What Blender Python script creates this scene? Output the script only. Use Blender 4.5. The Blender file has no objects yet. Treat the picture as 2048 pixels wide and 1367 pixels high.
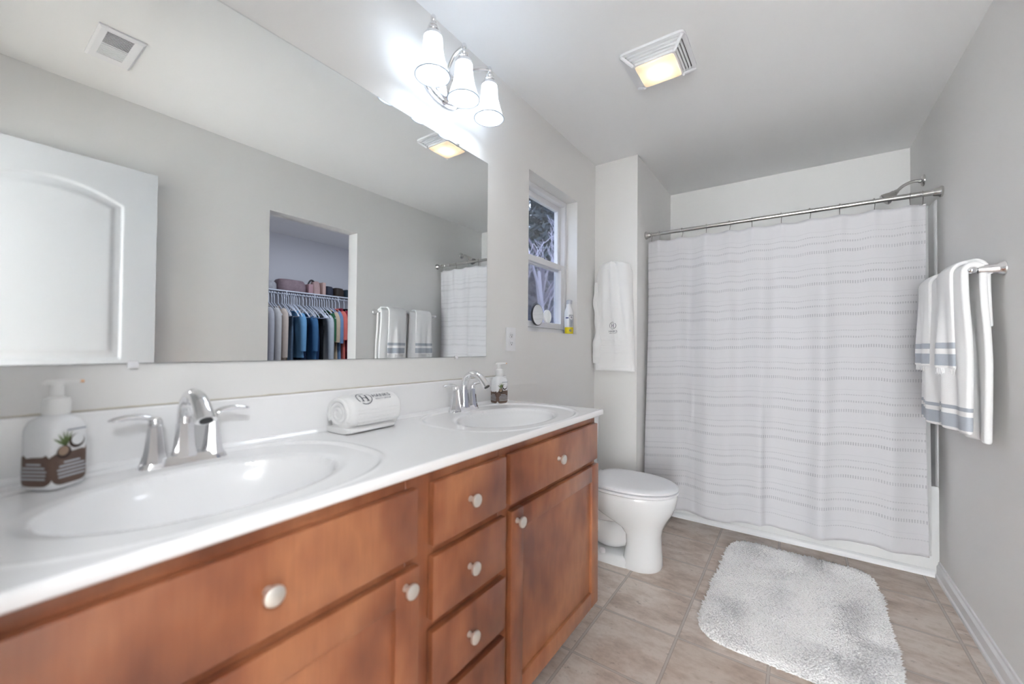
import bpy, bmesh, math, random
from mathutils import Matrix, Vector, noise
random.seed(7)
scene = bpy.context.scene
COL = scene.collection
PI = math.pi

# ------------------------------------------------------------------ camera
F_PX = 812.256
YAW, PITCH, ROLL = math.radians(34.9695), math.radians(0.8286), math.radians(0.4942)
fw = Vector((-math.sin(YAW), math.cos(YAW), 0)); rt = Vector((math.cos(YAW), math.sin(YAW), 0)); up = Vector((0, 0, 1))
fw, up = fw*math.cos(PITCH) + up*math.sin(PITCH), up*math.cos(PITCH) - fw*math.sin(PITCH)
rt, up = rt*math.cos(ROLL) + up*math.sin(ROLL), up*math.cos(ROLL) - rt*math.sin(ROLL)
cam_data = bpy.data.cameras.new('camera')
cam = bpy.data.objects.new('camera', cam_data); COL.objects.link(cam)
cam.matrix_world = Matrix(((rt.x, up.x, -fw.x, 1.1636), (rt.y, up.y, -fw.y, 0.0), (rt.z, up.z, -fw.z, 1.1456), (0, 0, 0, 1)))
cam_data.sensor_width = 36.0
cam_data.lens = F_PX*36.0/2048.0
cam_data.clip_start = 0.01
cam_data.dof.use_dof = True
cam_data.dof.focus_distance = 2.3
cam_data.dof.aperture_fstop = 1.8
scene.camera = cam

# ------------------------------------------------------------------ world, exposure
world = bpy.data.worlds.new('sky'); scene.world = world
world.use_nodes = True
bg = world.node_tree.nodes['Background']
bg.inputs['Color'].default_value = (0.66, 0.78, 1.0, 1)
bg.inputs['Strength'].default_value = 0.9
scene.view_settings.view_transform = 'Standard'
scene.view_settings.look = 'None'
scene.view_settings.gamma = 1.0
scene.view_settings.exposure = 1.58
scene.cycles.use_denoising = True
scene.cycles.max_bounces = 10
scene.cycles.diffuse_bounces = 6
scene.cycles.glossy_bounces = 6
scene.cycles.transparent_max_bounces = 12
scene.cycles.sample_clamp_indirect = 6.0
LAMP_W = 8.5        # each vanity bulb
FAN_W = 1.2
BEDROOM_W = 13.5
BEDROOM_WINDOW_FILL = 112.0
CLOSET_W = 6.5

# ------------------------------------------------------------------ dimensions
W, H = 1.76, 2.44
XS, YS, YB = 0.30, 2.677, 3.549
YT = 2.95
YR, ZR = 2.856, 1.939
ZC = 0.895

# ------------------------------------------------------------------ materials
MATS = {}
class NT:
    def __init__(s, m): s.t = m.node_tree; s.n = s.t.nodes; s.l = s.t.links
    def node(s, typ, **kw):
        x = s.n.new(typ)
        for k, v in kw.items(): setattr(x, k, v)
        return x
    def link(s, a, b): s.l.new(a, b)
    def val(s, sock, v):
        if hasattr(v, 'is_output') or isinstance(v, bpy.types.NodeSocket): s.l.new(v, sock)
        else: sock.default_value = v
    def math(s, op, a, b=0.0, c=None):
        x = s.node('ShaderNodeMath', operation=op)
        s.val(x.inputs[0], a); s.val(x.inputs[1], b)
        if c is not None: s.val(x.inputs[2], c)
        return x.outputs[0]
    def mix(s, fac, a, b, blend='MIX'):
        x = s.node('ShaderNodeMix', data_type='RGBA', blend_type=blend)
        s.val(x.inputs[0], fac); s.val(x.inputs[6], a); s.val(x.inputs[7], b)
        return x.outputs[2]
    def ramp(s, fac, stops):
        x = s.node('ShaderNodeValToRGB')
        while len(x.color_ramp.elements) < len(stops): x.color_ramp.elements.new(0.5)
        for e, (p, c) in zip(x.color_ramp.elements, stops): e.position = p; e.color = c
        s.val(x.inputs[0], fac)
        return x.outputs[0]
    def noise(s, vec, scale, detail=4, rough=0.6):
        x = s.node('ShaderNodeTexNoise')
        x.inputs['Scale'].default_value = scale; x.inputs['Detail'].default_value = detail; x.inputs['Roughness'].default_value = rough
        if vec is not None: s.l.new(vec, x.inputs['Vector'])
        return x.outputs['Fac']
    def bump(s, height, strength=0.2, dist=0.002):
        x = s.node('ShaderNodeBump'); x.inputs['Strength'].default_value = strength; x.inputs['Distance'].default_value = dist
        s.l.new(height, x.inputs['Height']); return x.outputs[0]

def srgb(r, g, b):
    f = lambda c: ((c/255+0.055)/1.055)**2.4 if c > 10 else c/255/12.92
    return (f(r), f(g), f(b), 1)

def mat(name, color, rough=0.5, metal=0.0, spec=0.5, noise_amt=0.0, noise_scale=40, bump=0.0, bump_scale=200, sheen=0.0, coat=0.0, dist=0.002):
    if name in MATS: return MATS[name]
    m = bpy.data.materials.new(name); m.use_nodes = True
    t = NT(m); b = t.n['Principled BSDF']
    b.inputs['Base Color'].default_value = color
    b.inputs['Roughness'].default_value = rough; b.inputs['Metallic'].default_value = metal
    b.inputs['Specular IOR Level'].default_value = spec
    if sheen: b.inputs['Sheen Weight'].default_value = sheen
    if coat: b.inputs['Coat Weight'].default_value = coat; b.inputs['Coat Roughness'].default_value = 0.08
    co = t.node('ShaderNodeTexCoord').outputs['Object']
    if noise_amt:
        f = t.noise(co, noise_scale)
        d = tuple(c*(1-noise_amt) for c in color[:3]) + (1,)
        t.link(t.mix(f, color, d), b.inputs['Base Color'])
    if bump:
        t.link(t.bump(t.noise(co, bump_scale, 3), bump, dist), b.inputs['Normal'])
    MATS[name] = m
    return m

def thin(t, b, color, f):
    """let some light through a thin cloth: mix a translucent lobe into the surface"""
    out = [n for n in t.n if n.type == 'OUTPUT_MATERIAL'][0]
    tr = t.node('ShaderNodeBsdfTranslucent'); t.val(tr.inputs[0], color)
    mx = t.node('ShaderNodeMixShader'); mx.inputs[0].default_value = f
    t.link(b.outputs[0], mx.inputs[1]); t.link(tr.outputs[0], mx.inputs[2]); t.link(mx.outputs[0], out.inputs[0])

wall_m = mat('wall_paint', (0.825, 0.815, 0.80, 1), 0.6, spec=0.3, bump=0.06, bump_scale=300)
ceil_m = mat('ceiling_paint', (0.88, 0.88, 0.88, 1), 0.85, spec=0.2, bump=0.1, bump_scale=180)
trim_m = mat('trim_paint', (0.83, 0.83, 0.84, 1), 0.3)
door_m = mat('door_paint', (0.72, 0.735, 0.76, 1), 0.32)
closet_m = mat('closet_wall_dimmed', (0.66, 0.66, 0.70, 1), 0.7)  # dim lilac light of the closet put into the wall colour
chrome = mat('chrome', (0.86, 0.86, 0.87, 1), 0.08, metal=1.0)
brushed = mat('brushed_nickel', (0.62, 0.61, 0.59, 1), 0.26, metal=1.0)
knob_m = mat('satin_nickel', (0.78, 0.75, 0.70, 1), 0.33, metal=0.75)
mirror_m = mat('mirror_silver', (0.86, 0.885, 0.885, 1), 0.0, metal=1.0)
marble = mat('cultured_marble', (0.93, 0.925, 0.93, 1), 0.16, spec=0.55, coat=0.25, noise_amt=0.03, noise_scale=6)
porcelain = mat('porcelain', (0.86, 0.865, 0.87, 1), 0.1, coat=0.4)
plastic = mat('white_plastic', (0.85, 0.85, 0.87, 1), 0.35)
acrylic = mat('tub_acrylic', (0.80, 0.80, 0.80, 1), 0.22)
terry = mat('terry_cloth', (0.93, 0.925, 0.92, 1), 0.95, spec=0.1, sheen=0.3, bump=0.7, bump_scale=420, dist=0.003)
shag = mat('shag_pile', (0.985, 0.97, 0.955, 1), 0.95, spec=0.1, sheen=0.6)
liner_m = mat('liner_vinyl', (0.80, 0.80, 0.80, 1), 0.3)
t_ = NT(liner_m); thin(t_, t_.n['Principled BSDF'], (0.85, 0.85, 0.86, 1), .5)
dark_m = mat('dark_recess', (0.05, 0.052, 0.055, 1), 0.8)
black_m = mat('black_plastic', (0.02, 0.02, 0.022, 1), 0.4)
thread_m = mat('navy_thread', (0.035, 0.04, 0.075, 1), 0.7)
vinyl = mat('window_vinyl', (0.80, 0.80, 0.82, 1), 0.35)
yellow_m = mat('yellow_label', srgb(226, 205, 20), 0.35)
blue_m = mat('blue_label', srgb(20, 45, 120), 0.35)
grey_m = mat('grey_print', srgb(130, 135, 150), 0.5)
silver_m = mat('silver_label', srgb(185, 188, 195), 0.3, metal=0.3)
brown_m = mat('brown_label', srgb(112, 88, 76), 0.5, noise_amt=0.35, noise_scale=160)
dkbrown_m = mat('coconut_shell', srgb(62, 44, 36), 0.6, noise_amt=0.3, noise_scale=400)
ltbrown_m = mat('coconut_husk', srgb(176, 150, 128), 0.6, noise_amt=0.3, noise_scale=400)
leaf_m = mat('label_leaf', srgb(110, 128, 78), 0.6)
soap_m = mat('soap_bottle', (0.85, 0.855, 0.865, 1), 0.22)
pump_m = mat('pump_plastic', (0.84, 0.835, 0.82, 1), 0.4)
orange_m = mat('pump_tip', srgb(235, 185, 135), 0.4)
caulk_m = mat('caulk', srgb(196, 190, 176), 0.7)
hanger_m = mat('hanger_plastic', (0.72, 0.76, 0.86, 1), 0.35)
wire_m = mat('wire_shelf', (0.62, 0.65, 0.72, 1), 0.4)
carpet_m = mat('carpet', srgb(222, 214, 204), 0.95, noise_amt=0.3, noise_scale=300)

def wood_mat(name, tint=1.0):
    m = bpy.data.materials.new(name); m.use_nodes = True; t = NT(m); b = t.n['Principled BSDF']
    co = t.node('ShaderNodeTexCoord').outputs['Object']
    mp = t.node('ShaderNodeMapping'); t.link(co, mp.inputs['Vector']); mp.inputs['Scale'].default_value = (1, 1, 0.55)
    blot = t.noise(mp.outputs[0], 5.5, 3, 0.55)
    mp2 = t.node('ShaderNodeMapping'); t.link(co, mp2.inputs['Vector']); mp2.inputs['Scale'].default_value = (60, 60, 4)
    grain = t.noise(mp2.outputs[0], 3, 4, 0.6)
    k = lambda c: tuple(v*tint for v in c[:3]) + (1,)
    c = t.ramp(blot, [(0.3, k(srgb(118, 66, 46))), (0.45, k(srgb(158, 96, 64))), (0.60, k(srgb(184, 122, 84))), (0.8, k(srgb(146, 88, 64)))])
    c2 = t.mix(t.math('MULTIPLY', grain, 0.35), c, k(srgb(92, 50, 36)))
    t.link(c2, b.inputs['Base Color'])
    b.inputs['Roughness'].default_value = 0.34
    b.inputs['Coat Weight'].default_value = 0.25; b.inputs['Coat Roughness'].default_value = 0.25
    t.link(t.bump(grain, 0.05), b.inputs['Normal'])
    return m
wood = wood_mat('stained_maple')

def floor_mat():
    m = bpy.data.materials.new('vinyl_stone_tile'); m.use_nodes = True; t = NT(m); b = t.n['Principled BSDF']
    co = t.node('ShaderNodeTexCoord').outputs['Object']
    sp = t.node('ShaderNodeSeparateXYZ'); t.link(co, sp.inputs[0])
    px, py = 0.3077, 0.31
    gx = t.math('DIVIDE', t.math('SUBTRACT', sp.outputs[0], 0.466), px)
    gy = t.math('DIVIDE', t.math('SUBTRACT', sp.outputs[1], 2.03), py)
    def edge(g, p):
        f = t.math('FRACT', g)
        return t.math('MULTIPLY', t.math('MINIMUM', f, t.math('SUBTRACT', 1.0, f)), p)
    d = t.math('MINIMUM', edge(gx, px), edge(gy, py))
    cell = t.node('ShaderNodeCombineXYZ'); t.link(t.math('FLOOR', gx), cell.inputs[0]); t.link(t.math('FLOOR', gy), cell.inputs[1])
    wn = t.node('ShaderNodeTexWhiteNoise', noise_dimensions='3D'); t.link(cell.outputs[0], wn.inputs['Vector'])
    off = t.node('ShaderNodeVectorMath', operation='MULTIPLY_ADD'); t.link(wn.outputs['Color'], off.inputs[0]); off.inputs[1].default_value = (7, 7, 7); t.link(co, off.inputs[2])
    mp = t.node('ShaderNodeMapping'); t.link(off.outputs[0], mp.inputs['Vector']); mp.inputs['Scale'].default_value = (0.8, 1.45, 1)
    n1 = t.noise(mp.outputs[0], 6, 8, 0.68)
    n2 = t.noise(mp.outputs[0], 26, 6, 0.75)
    base = t.ramp(n1, [(0.28, srgb(162, 146, 134)), (0.45, srgb(202, 186, 174)), (0.58, srgb(221, 210, 201)), (0.75, srgb(192, 176, 160))])
    pits = t.ramp(n2, [(0.30, (1, 1, 1, 1)), (0.40, (0, 0, 0, 1))])
    c = t.mix(t.math('MULTIPLY', pits, 0.62), base, srgb(112, 98, 90))
    tone = t.mix(wn.outputs['Value'], srgb(255, 255, 255), srgb(238, 232, 226))
    c = t.mix(1.0, c, tone, 'MULTIPLY')
    # light grout with a thin dark line on each side
    g_in = t.math('LESS_THAN', d, 0.0042)
    g_ed = t.math('LESS_THAN', d, 0.0058)
    c = t.mix(t.math('MULTIPLY', g_ed, 0.7), c, srgb(126, 114, 106))
    c = t.mix(t.math('MULTIPLY', g_in, 0.85), c, srgb(196, 186, 178))
    t.link(c, b.inputs['Base Color'])
    b.inputs['Roughness'].default_value = 0.42
    h = t.math('SUBTRACT', t.math('MULTIPLY', n2, 0.35), g_ed)
    t.link(t.bump(h, 0.25, 0.002), b.inputs['Normal'])
    return m

def curtain_mat():
    """white cotton with woven dash rows, drawn from the sheet's own u (metres across) and v (metres from the top hem)"""
    m = bpy.data.materials.new('curtain_cotton'); m.use_nodes = True; t = NT(m); b = t.n['Principled BSDF']
    uv = t.node('ShaderNodeUVMap').outputs[0]
    sp = t.node('ShaderNodeSeparateXYZ'); t.link(uv, sp.inputs[0]); u, v = sp.outputs[0], sp.outputs[1]
    P = 0.178
    g = t.math('MULTIPLY', t.math('FRACT', t.math('DIVIDE', t.math('SUBTRACT', v, 0.03), P)), P)
    def row(c, w):
        return t.math('LESS_THAN', t.math('ABSOLUTE', t.math('SUBTRACT', g, c)), w)
    def dash(period, duty):
        return t.math('LESS_THAN', t.math('FRACT', t.math('DIVIDE', u, period)), duty)
    tot = t.math('MULTIPLY', row(0.165, 0.0085), dash(0.0108, 0.5))
    tot = t.math('ADD', tot, t.math('MULTIPLY', t.math('MULTIPLY', row(0.114, 0.0055), dash(0.0108, 0.55)), 0.85))
    tot = t.math('ADD', tot, t.math('MULTIPLY', t.math('MULTIPLY', row(0.078, 0.0030), dash(0.0108, 0.7)), 0.7))
    tot = t.math('ADD', tot, t.math('MULTIPLY', row(0.050, 0.0014), 0.4))
    patch = t.node('ShaderNodeMapping'); t.link(uv, patch.inputs['Vector']); patch.inputs['Scale'].default_value = (4.5, 6, 1)
    vary = t.math('MULTIPLY_ADD', t.noise(patch.outputs[0], 2.2, 2), 1.5, 0.05)
    tot = t.math('MULTIPLY', tot, vary)
    inside = t.math('MULTIPLY', t.math('GREATER_THAN', v, 0.06), t.math('LESS_THAN', v, 1.72))
    tot = t.math('MULTIPLY', tot, inside)
    c = t.mix(t.math('MULTIPLY', tot, 0.38), (0.735, 0.725, 0.745, 1), srgb(123, 123, 131))
    t.link(c, b.inputs['Base Color'])
    thin(t, b, c, 0.22)
    b.inputs['Roughness'].default_value = 0.9; b.inputs['Specular IOR Level'].default_value = 0.15; b.inputs['Sheen Weight'].default_value = 0.2
    weave = t.node('ShaderNodeMapping'); t.link(uv, weave.inputs['Vector']); weave.inputs['Scale'].default_value = (260, 40, 1)
    wr = t.node('ShaderNodeMapping'); t.link(uv, wr.inputs['Vector']); wr.inputs['Scale'].default_value = (9, 2.2, 1)
    hgt = t.math('ADD', t.math('MULTIPLY', t.noise(weave.outputs[0], 1, 2), 0.25), t.noise(wr.outputs[0], 3.0, 4, 0.6))
    t.link(t.bump(hgt, 0.35, 0.006), b.inputs['Normal'])
    return m

def towel_stripe_mat(name, stripes, fringe=None):
    """white towel whose two woven grey-blue bands follow the cloth's own v (metres from the front hem)"""
    m = bpy.data.materials.new(name); m.use_nodes = True; t = NT(m); b = t.n['Principled BSDF']
    uv = t.node('ShaderNodeUVMap').outputs[0]
    sp = t.node('ShaderNodeSeparateXYZ'); t.link(uv, sp.inputs[0]); v = sp.outputs[1]
    tot = None
    for lo, hi in stripes:
        r = t.math('MULTIPLY', t.math('GREATER_THAN', v, lo), t.math('LESS_THAN', v, hi))
        tot = r if tot is None else t.math('ADD', tot, r)
    mp = t.node('ShaderNodeMapping'); t.link(uv, mp.inputs['Vector']); mp.inputs['Scale'].default_value = (500, 500, 1)
    n = t.noise(mp.outputs[0], 1.0, 2)
    col = t.mix(n, srgb(160, 167, 178), srgb(196, 201, 208))
    c = t.mix(tot, (0.92, 0.915, 0.91, 1), col)
    t.link(c, b.inputs['Base Color']); b.inputs['Roughness'].default_value = 0.95; b.inputs['Specular IOR Level'].default_value = 0.1
    b.inputs['Sheen Weight'].default_value = 0.25
    t.link(t.bump(n, 0.5, 0.002), b.inputs['Normal'])
    return m

def glass_mat(name, tint=(1, 1, 1, 1), refl=0.08, opacity=0.0, screen=None):
    m = bpy.data.materials.new(name); m.use_nodes = True; t = NT(m)
    for n in list(t.n):
        if n.type == 'BSDF_PRINCIPLED': t.n.remove(n)
    out = [n for n in t.n if n.type == 'OUTPUT_MATERIAL'][0]
    tr = t.node('ShaderNodeBsdfTransparent'); tr.inputs[0].default_value = tint
    gl = t.node('ShaderNodeBsdfGlossy'); gl.inputs['Roughness'].default_value = 0.02
    mx = t.node('ShaderNodeMixShader'); mx.inputs[0].default_value = refl
    t.link(tr.outputs[0], mx.inputs[1]); t.link(gl.outputs[0], mx.inputs[2])
    o = mx.outputs[0]
    if screen:
        df = t.node('ShaderNodeBsdfDiffuse'); df.inputs[0].default_value = screen
        m2 = t.node('ShaderNodeMixShader'); m2.inputs[0].default_value = opacity
        t.link(o, m2.inputs[1]); t.link(df.outputs[0], m2.inputs[2]); o = m2.outputs[0]
    t.link(o, out.inputs[0])
    return m
pane_m = glass_mat('window_glass')
screen_m = glass_mat('insect_screen', refl=0.0, opacity=0.30, screen=srgb(165, 164, 186))

def frosted_mat(name, color, trans=0.6, transp=0.0):
    m = bpy.data.materials.new(name); m.use_nodes = True; t = NT(m)
    for n in list(t.n):
        if n.type == 'BSDF_PRINCIPLED': t.n.remove(n)
    out = [n for n in t.n if n.type == 'OUTPUT_MATERIAL'][0]
    a = t.node('ShaderNodeBsdfTranslucent'); a.inputs[0].default_value = color
    d = t.node('ShaderNodeBsdfDiffuse'); d.inputs[0].default_value = color
    g = t.node('ShaderNodeBsdfGlossy'); g.inputs['Roughness'].default_value = 0.15
    m1 = t.node('ShaderNodeMixShader'); m1.inputs[0].default_value = trans
    t.link(d.outputs[0], m1.inputs[1]); t.link(a.outputs[0], m1.inputs[2])
    m2 = t.node('ShaderNodeMixShader'); m2.inputs[0].default_value = 0.05
    t.link(m1.outputs[0], m2.inputs[1]); t.link(g.outputs[0], m2.inputs[2])
    o = m2.outputs[0]
    if transp:
        tp = t.node('ShaderNodeBsdfTransparent')
        m3 = t.node('ShaderNodeMixShader'); m3.inputs[0].default_value = transp
        t.link(o, m3.inputs[1]); t.link(tp.outputs[0], m3.inputs[2]); o = m3.outputs[0]
    t.link(o, out.inputs[0])
    return m
shade_m = frosted_mat('frosted_glass', (0.50, 0.53, 0.57, 1), 0.5, 0.0)
lens_m = frosted_mat('fan_lens', (0.95, 0.85, 0.74, 1), 0.75)

def emit_mat(name, color, strength):
    m = bpy.data.materials.new(name); m.use_nodes = True; t = NT(m)
    for n in list(t.n):
        if n.type == 'BSDF_PRINCIPLED': t.n.remove(n)
    out = [n for n in t.n if n.type == 'OUTPUT_MATERIAL'][0]
    e = t.node('ShaderNodeEmission'); e.inputs[0].default_value = color; e.inputs[1].default_value = strength
    t.link(e.outputs[0], out.inputs[0]); return m

# ------------------------------------------------------------------ mesh helpers
def BM(): return bmesh.new()

def add_box(bm, x0, x1, y0, y1, z0, z1, bev=0.0, seg=2):
    r = bmesh.ops.create_cube(bm, size=1.0)
    vs = r['verts']
    for v in vs:
        v.co = Vector(((x0+x1)/2 + v.co.x*(x1-x0), (y0+y1)/2 + v.co.y*(y1-y0), (z0+z1)/2 + v.co.z*(z1-z0)))
    if bev:
        es = list({e for v in vs for e in v.link_edges})
        bmesh.ops.bevel(bm, geom=es, offset=bev, segments=seg, profile=0.5, affect='EDGES')

def loft(bm, rings, cap0=True, cap1=True, closed=True):
    R = [[bm.verts.new(p) for p in ring] for ring in rings]
    n = len(R[0])
    for a, b in zip(R[:-1], R[1:]):
        for i in range(n if closed else n-1):
            j = (i+1) % n
            try: bm.faces.new((a[i], a[j], b[j], b[i]))
            except ValueError: pass
    if closed and cap0: bm.faces.new(list(reversed(R[0])))
    if closed and cap1: bm.faces.new(R[-1])
    return R

def circle(c, ax1, ax2, r1, r2=None, n=24, power=2.0):
    r2 = r1 if r2 is None else r2
    c, ax1, ax2 = Vector(c), Vector(ax1), Vector(ax2)
    out = []
    for i in range(n):
        a = 2*PI*i/n
        ca, sa = math.cos(a), math.sin(a)
        e = 2.0/power
        out.append(c + ax1*(r1*math.copysign(abs(ca)**e, ca)) + ax2*(r2*math.copysign(abs(sa)**e, sa)))
    return out

X, Y, Z = Vector((1, 0, 0)), Vector((0, 1, 0)), Vector((0, 0, 1))
def lathe(bm, prof, c=(0, 0, 0), axis='z', n=28, cap0=True, cap1=True, sy=1.0, power=2.0):
    """prof: (radius, height) along axis"""
    a, u, v = {'z': (Z, X, Y), 'x': (X, Y, Z), 'y': (Y, Z, X), '-z': (-Z, Y, X), '-x': (-X, Z, Y), '-y': (-Y, X, Z)}[axis]
    return loft(bm, [circle(Vector(c)+a*h, u, v, max(r, 1e-4), max(r*sy, 1e-4), n, power) for r, h in prof], cap0, cap1)

def tube(bm, pts, r, n=10, closed=False, flat=1.0, caps=True):
    pts = [Vector(p) for p in pts]
    if not isinstance(r, (list, tuple)): r = [r]*len(pts)
    rings = []
    prev = None
    for i, p in enumerate(pts):
        if closed: d = pts[(i+1) % len(pts)] - pts[i-1]
        else: d = pts[min(i+1, len(pts)-1)] - pts[max(i-1, 0)]
        d.normalize()
        if prev is None:
            ref = Z if abs(d.z) < 0.9 else X
            u = ref.cross(d).normalized()
        else:
            u = (prev - d*prev.dot(d))
            if u.length < 1e-6: u = Z.cross(d)
            u.normalize()
        prev = u
        v = d.cross(u)
        rings.append(circle(p, u, v, r[i], r[i]*flat, n))
    if closed: rings.append(rings[0])
    loft(bm, rings, caps and not closed, caps and not closed)
    if closed: bmesh.ops.remove_doubles(bm, verts=bm.verts, dist=1e-6)

def bez(pts, n=12):
    """smooth curve through points (Catmull-Rom)"""
    P = [Vector(p) for p in pts]; P = [P[0]*2-P[1]] + P + [P[-1]*2-P[-2]]
    out = []
    for i in range(1, len(P)-2):
        for k in range(n):
            t = k/n
            a, b, c, d = P[i-1], P[i], P[i+1], P[i+2]
            out.append(0.5*((2*b) + (c-a)*t + (2*a-5*b+4*c-d)*t*t + (3*b-a-3*c+d)*t**3))
    out.append(P[-2]); return out

def prism(bm, poly, place, depth):
    """poly 2D outline; place(u,v,w) -> world; extruded w 0..depth"""
    a = [bm.verts.new(place(u, v, 0)) for u, v in poly]; b = [bm.verts.new(place(u, v, depth)) for u, v in poly]
    n = len(poly)
    for i in range(n):
        j = (i+1) % n
        bm.faces.new((a[i], a[j], b[j], b[i]))
    bm.faces.new(list(reversed(a))); bm.faces.new(b)

def grid(bm, nu, nv, fn, uvfn=None):
    V = [[bm.verts.new(fn(i/nu, j/nv)) for j in range(nv+1)] for i in range(nu+1)]
    lay = bm.loops.layers.uv.verify() if uvfn else None
    for i in range(nu):
        for j in range(nv):
            f = bm.faces.new((V[i][j], V[i+1][j], V[i+1][j+1], V[i][j+1]))
            if uvfn:
                for l, (a, b) in zip(f.loops, ((i, j), (i+1, j), (i+1, j+1), (i, j+1))): l[lay].uv = uvfn(a/nu, b/nv)
    return V

def link_mesh(name, bm, m, smooth=True, angle=40):
    bmesh.ops.recalc_face_normals(bm, faces=bm.faces)
    me = bpy.data.meshes.new(name); bm.to_mesh(me); bm.free()
    if m: me.materials.append(m)
    if smooth:
        for p in me.polygons: p.use_smooth = True
        try: me.set_sharp_from_angle(angle=math.radians(angle))
        except Exception: pass
    o = bpy.data.objects.new(name, me); COL.objects.link(o)
    return o

def tag(o, label=None, cat=None, group=None, kind=None):
    if label: o['label'] = label
    if cat: o['category'] = cat
    if group: o['group'] = group
    if kind: o['kind'] = kind
    return o

def thing(name, label, cat, loc=(0, 0, 0), rotz=0.0, group=None):
    o = bpy.data.objects.new(name, None); COL.objects.link(o)
    o.empty_display_size = 0.05
    o.location = loc; o.rotation_euler = (0, 0, rotz)
    return tag(o, label, cat, group)

def part(name, bm, m, parent, world=True, label=None, smooth=True, angle=40):
    """one mesh under its thing; bm given in world coordinates unless world=False"""
    if world:
        root = parent
        while root.parent: root = root.parent
        mw = Matrix.Translation(root.location) @ root.rotation_euler.to_matrix().to_4x4()
        bm.transform(mw.inverted())
    o = link_mesh(name, bm, m, smooth, angle)
    o.parent = parent
    if label: o['label'] = label
    return o

def single(name, bm, m, label, cat, group=None, smooth=True, origin=None, angle=40):
    if origin is not None: bm.transform(Matrix.Translation(-Vector(origin)))
    o = link_mesh(name, bm, m, smooth, angle)
    if origin is not None: o.location = origin
    return tag(o, label, cat, group)

def struct(name, bm, m, parent=None, smooth=False):
    o = link_mesh(name, bm, m, smooth)
    if parent: o.parent = parent
    else: o['kind'] = 'structure'
    return o

def dup(root, loc, rotz=None, label=None):
    r = root.copy(); COL.objects.link(r); r.location = loc
    if rotz is not None: r.rotation_euler = (0, 0, rotz)
    if label: r['label'] = label
    for ch in list(root.children):
        c = ch.copy(); COL.objects.link(c); c.parent = r
        for g in list(ch.children):
            d = g.copy(); COL.objects.link(d); d.parent = c
    return r

def text_bm(txt, size):
    """outline letters as a flat bmesh in u,v centred on the origin"""
    cu = bpy.data.curves.new('lettering', 'FONT'); cu.body = txt; cu.size = size
    cu.align_x = 'CENTER'; cu.align_y = 'CENTER'; cu.resolution_u = 3
    o = bpy.data.objects.new('lettering', cu); COL.objects.link(o)
    dg = bpy.context.evaluated_depsgraph_get()
    me = bpy.data.meshes.new_from_object(o.evaluated_get(dg))
    bm = BM(); bm.from_mesh(me)
    bpy.data.objects.remove(o); bpy.data.curves.remove(cu); bpy.data.meshes.remove(me)
    return bm

def rects(bm, lst):
    for u0, u1, v0, v1 in lst:
        nu = max(1, int((u1-u0)/0.004)); nv = max(1, int((v1-v0)/0.004))
        grid(bm, nu, nv, lambda a, b: Vector((u0+(u1-u0)*a, v0+(v1-v0)*b, 0)))

def crest_bm(s):
    """serif H inside a ring, s = ring diameter, centred"""
    bm = BM()
    n = 40
    for i in range(n):
        if i in (5, 6, 24, 25): continue
        a0, a1 = 2*PI*i/n, 2*PI*(i+1)/n
        q = [bm.verts.new((math.cos(a)*r, math.sin(a)*r, 0)) for a, r in ((a0, s*.5), (a1, s*.5), (a1, s*.455), (a0, s*.455))]
        bm.faces.new(q)
    h, w = s*.26, s*.17
    st = s*.035
    rects(bm, [(-w-st, -w+st, -h, h), (w-st, w+st, -h, h), (-w, w, -st*.7, st*.7)])
    for sx in (-w, w):
        for sy in (-h, h): rects(bm, [(sx-s*.09, sx+s*.09, sy-st*.45, sy+st*.45)])
    return bm

def brand_bm(layout, s):
    """crest plus HANKS / REALTY GROUP lettering; 'stack' = words below, 'row' = words to the right"""
    bm = crest_bm(s)
    def join(t, dx, dy, sx=1.0):
        for v in t.verts: v.co = Vector((v.co.x*sx+dx, v.co.y+dy, 0))
        me = bpy.data.meshes.new('tmp'); t.to_mesh(me); t.free(); bm.from_mesh(me); bpy.data.meshes.remove(me)
    if layout == 'stack':
        join(text_bm('HANKS', s*.40), 0, -s*.80, 0.95); join(text_bm('REALTY GROUP', s*.15), 0, -s*1.06)
    else:
        join(text_bm('HANKS', s*.42), s*1.25, s*.10, 0.95); join(text_bm('REALTY GROUP', s*.16), s*1.25, -s*.2)
    return bm

def sm(a, b, t):
    t = min(1, max(0, (t-a)/(b-a))); return t*t*(3-2*t)

# ================================================================== the room shell
bm = BM(); add_box(bm, -0.16, W+0.14, -0.12, YB+0.05, -0.04, 0); struct('floor', bm, floor_mat())
bm = BM(); add_box(bm, -0.16, 3.8, -0.2, YB+0.12, H, H+0.05); struct('ceiling', bm, ceil_m)

YW0, YW1, ZW0, ZW1 = 1.809, 2.392, 1.2365, 2.098     # window opening
bm = BM()
add_box(bm, -0.16, 0, -0.2, YW0, 0, H)
add_box(bm, -0.16, 0, YW1, YB+0.12, 0, H)
add_box(bm, -0.16, 0, YW0, YW1, 0, ZW0)
add_box(bm, -0.16, 0, YW0, YW1, ZW1, H)
bmesh.ops.remove_doubles(bm, verts=bm.verts, dist=1e-5)
struct('wall_left', bm, wall_m)
bm = BM(); add_box(bm, 0, XS, YS, YB+0.12, 0, H); struct('wall_partition', bm, wall_m)
bm = BM(); add_box(bm, XS, W+0.115, YB, YB+0.12, 0, H); struct('wall_back', bm, wall_m)
YC0, YC1, ZC1 = 1.296, 1.963, 2.063                    # closet opening
bm = BM()
add_box(bm, W, W+0.115, -0.2, YC0, 0, H)
add_box(bm, W, W+0.115, YC1, YB, 0, H)
add_box(bm, W, W+0.115, YC0, YC1, ZC1, H)
struct('wall_right', bm, wall_m)
bm = BM()
add_box(bm, -0.16, 0.92, -0.2, -0.09, 0, H)
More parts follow.
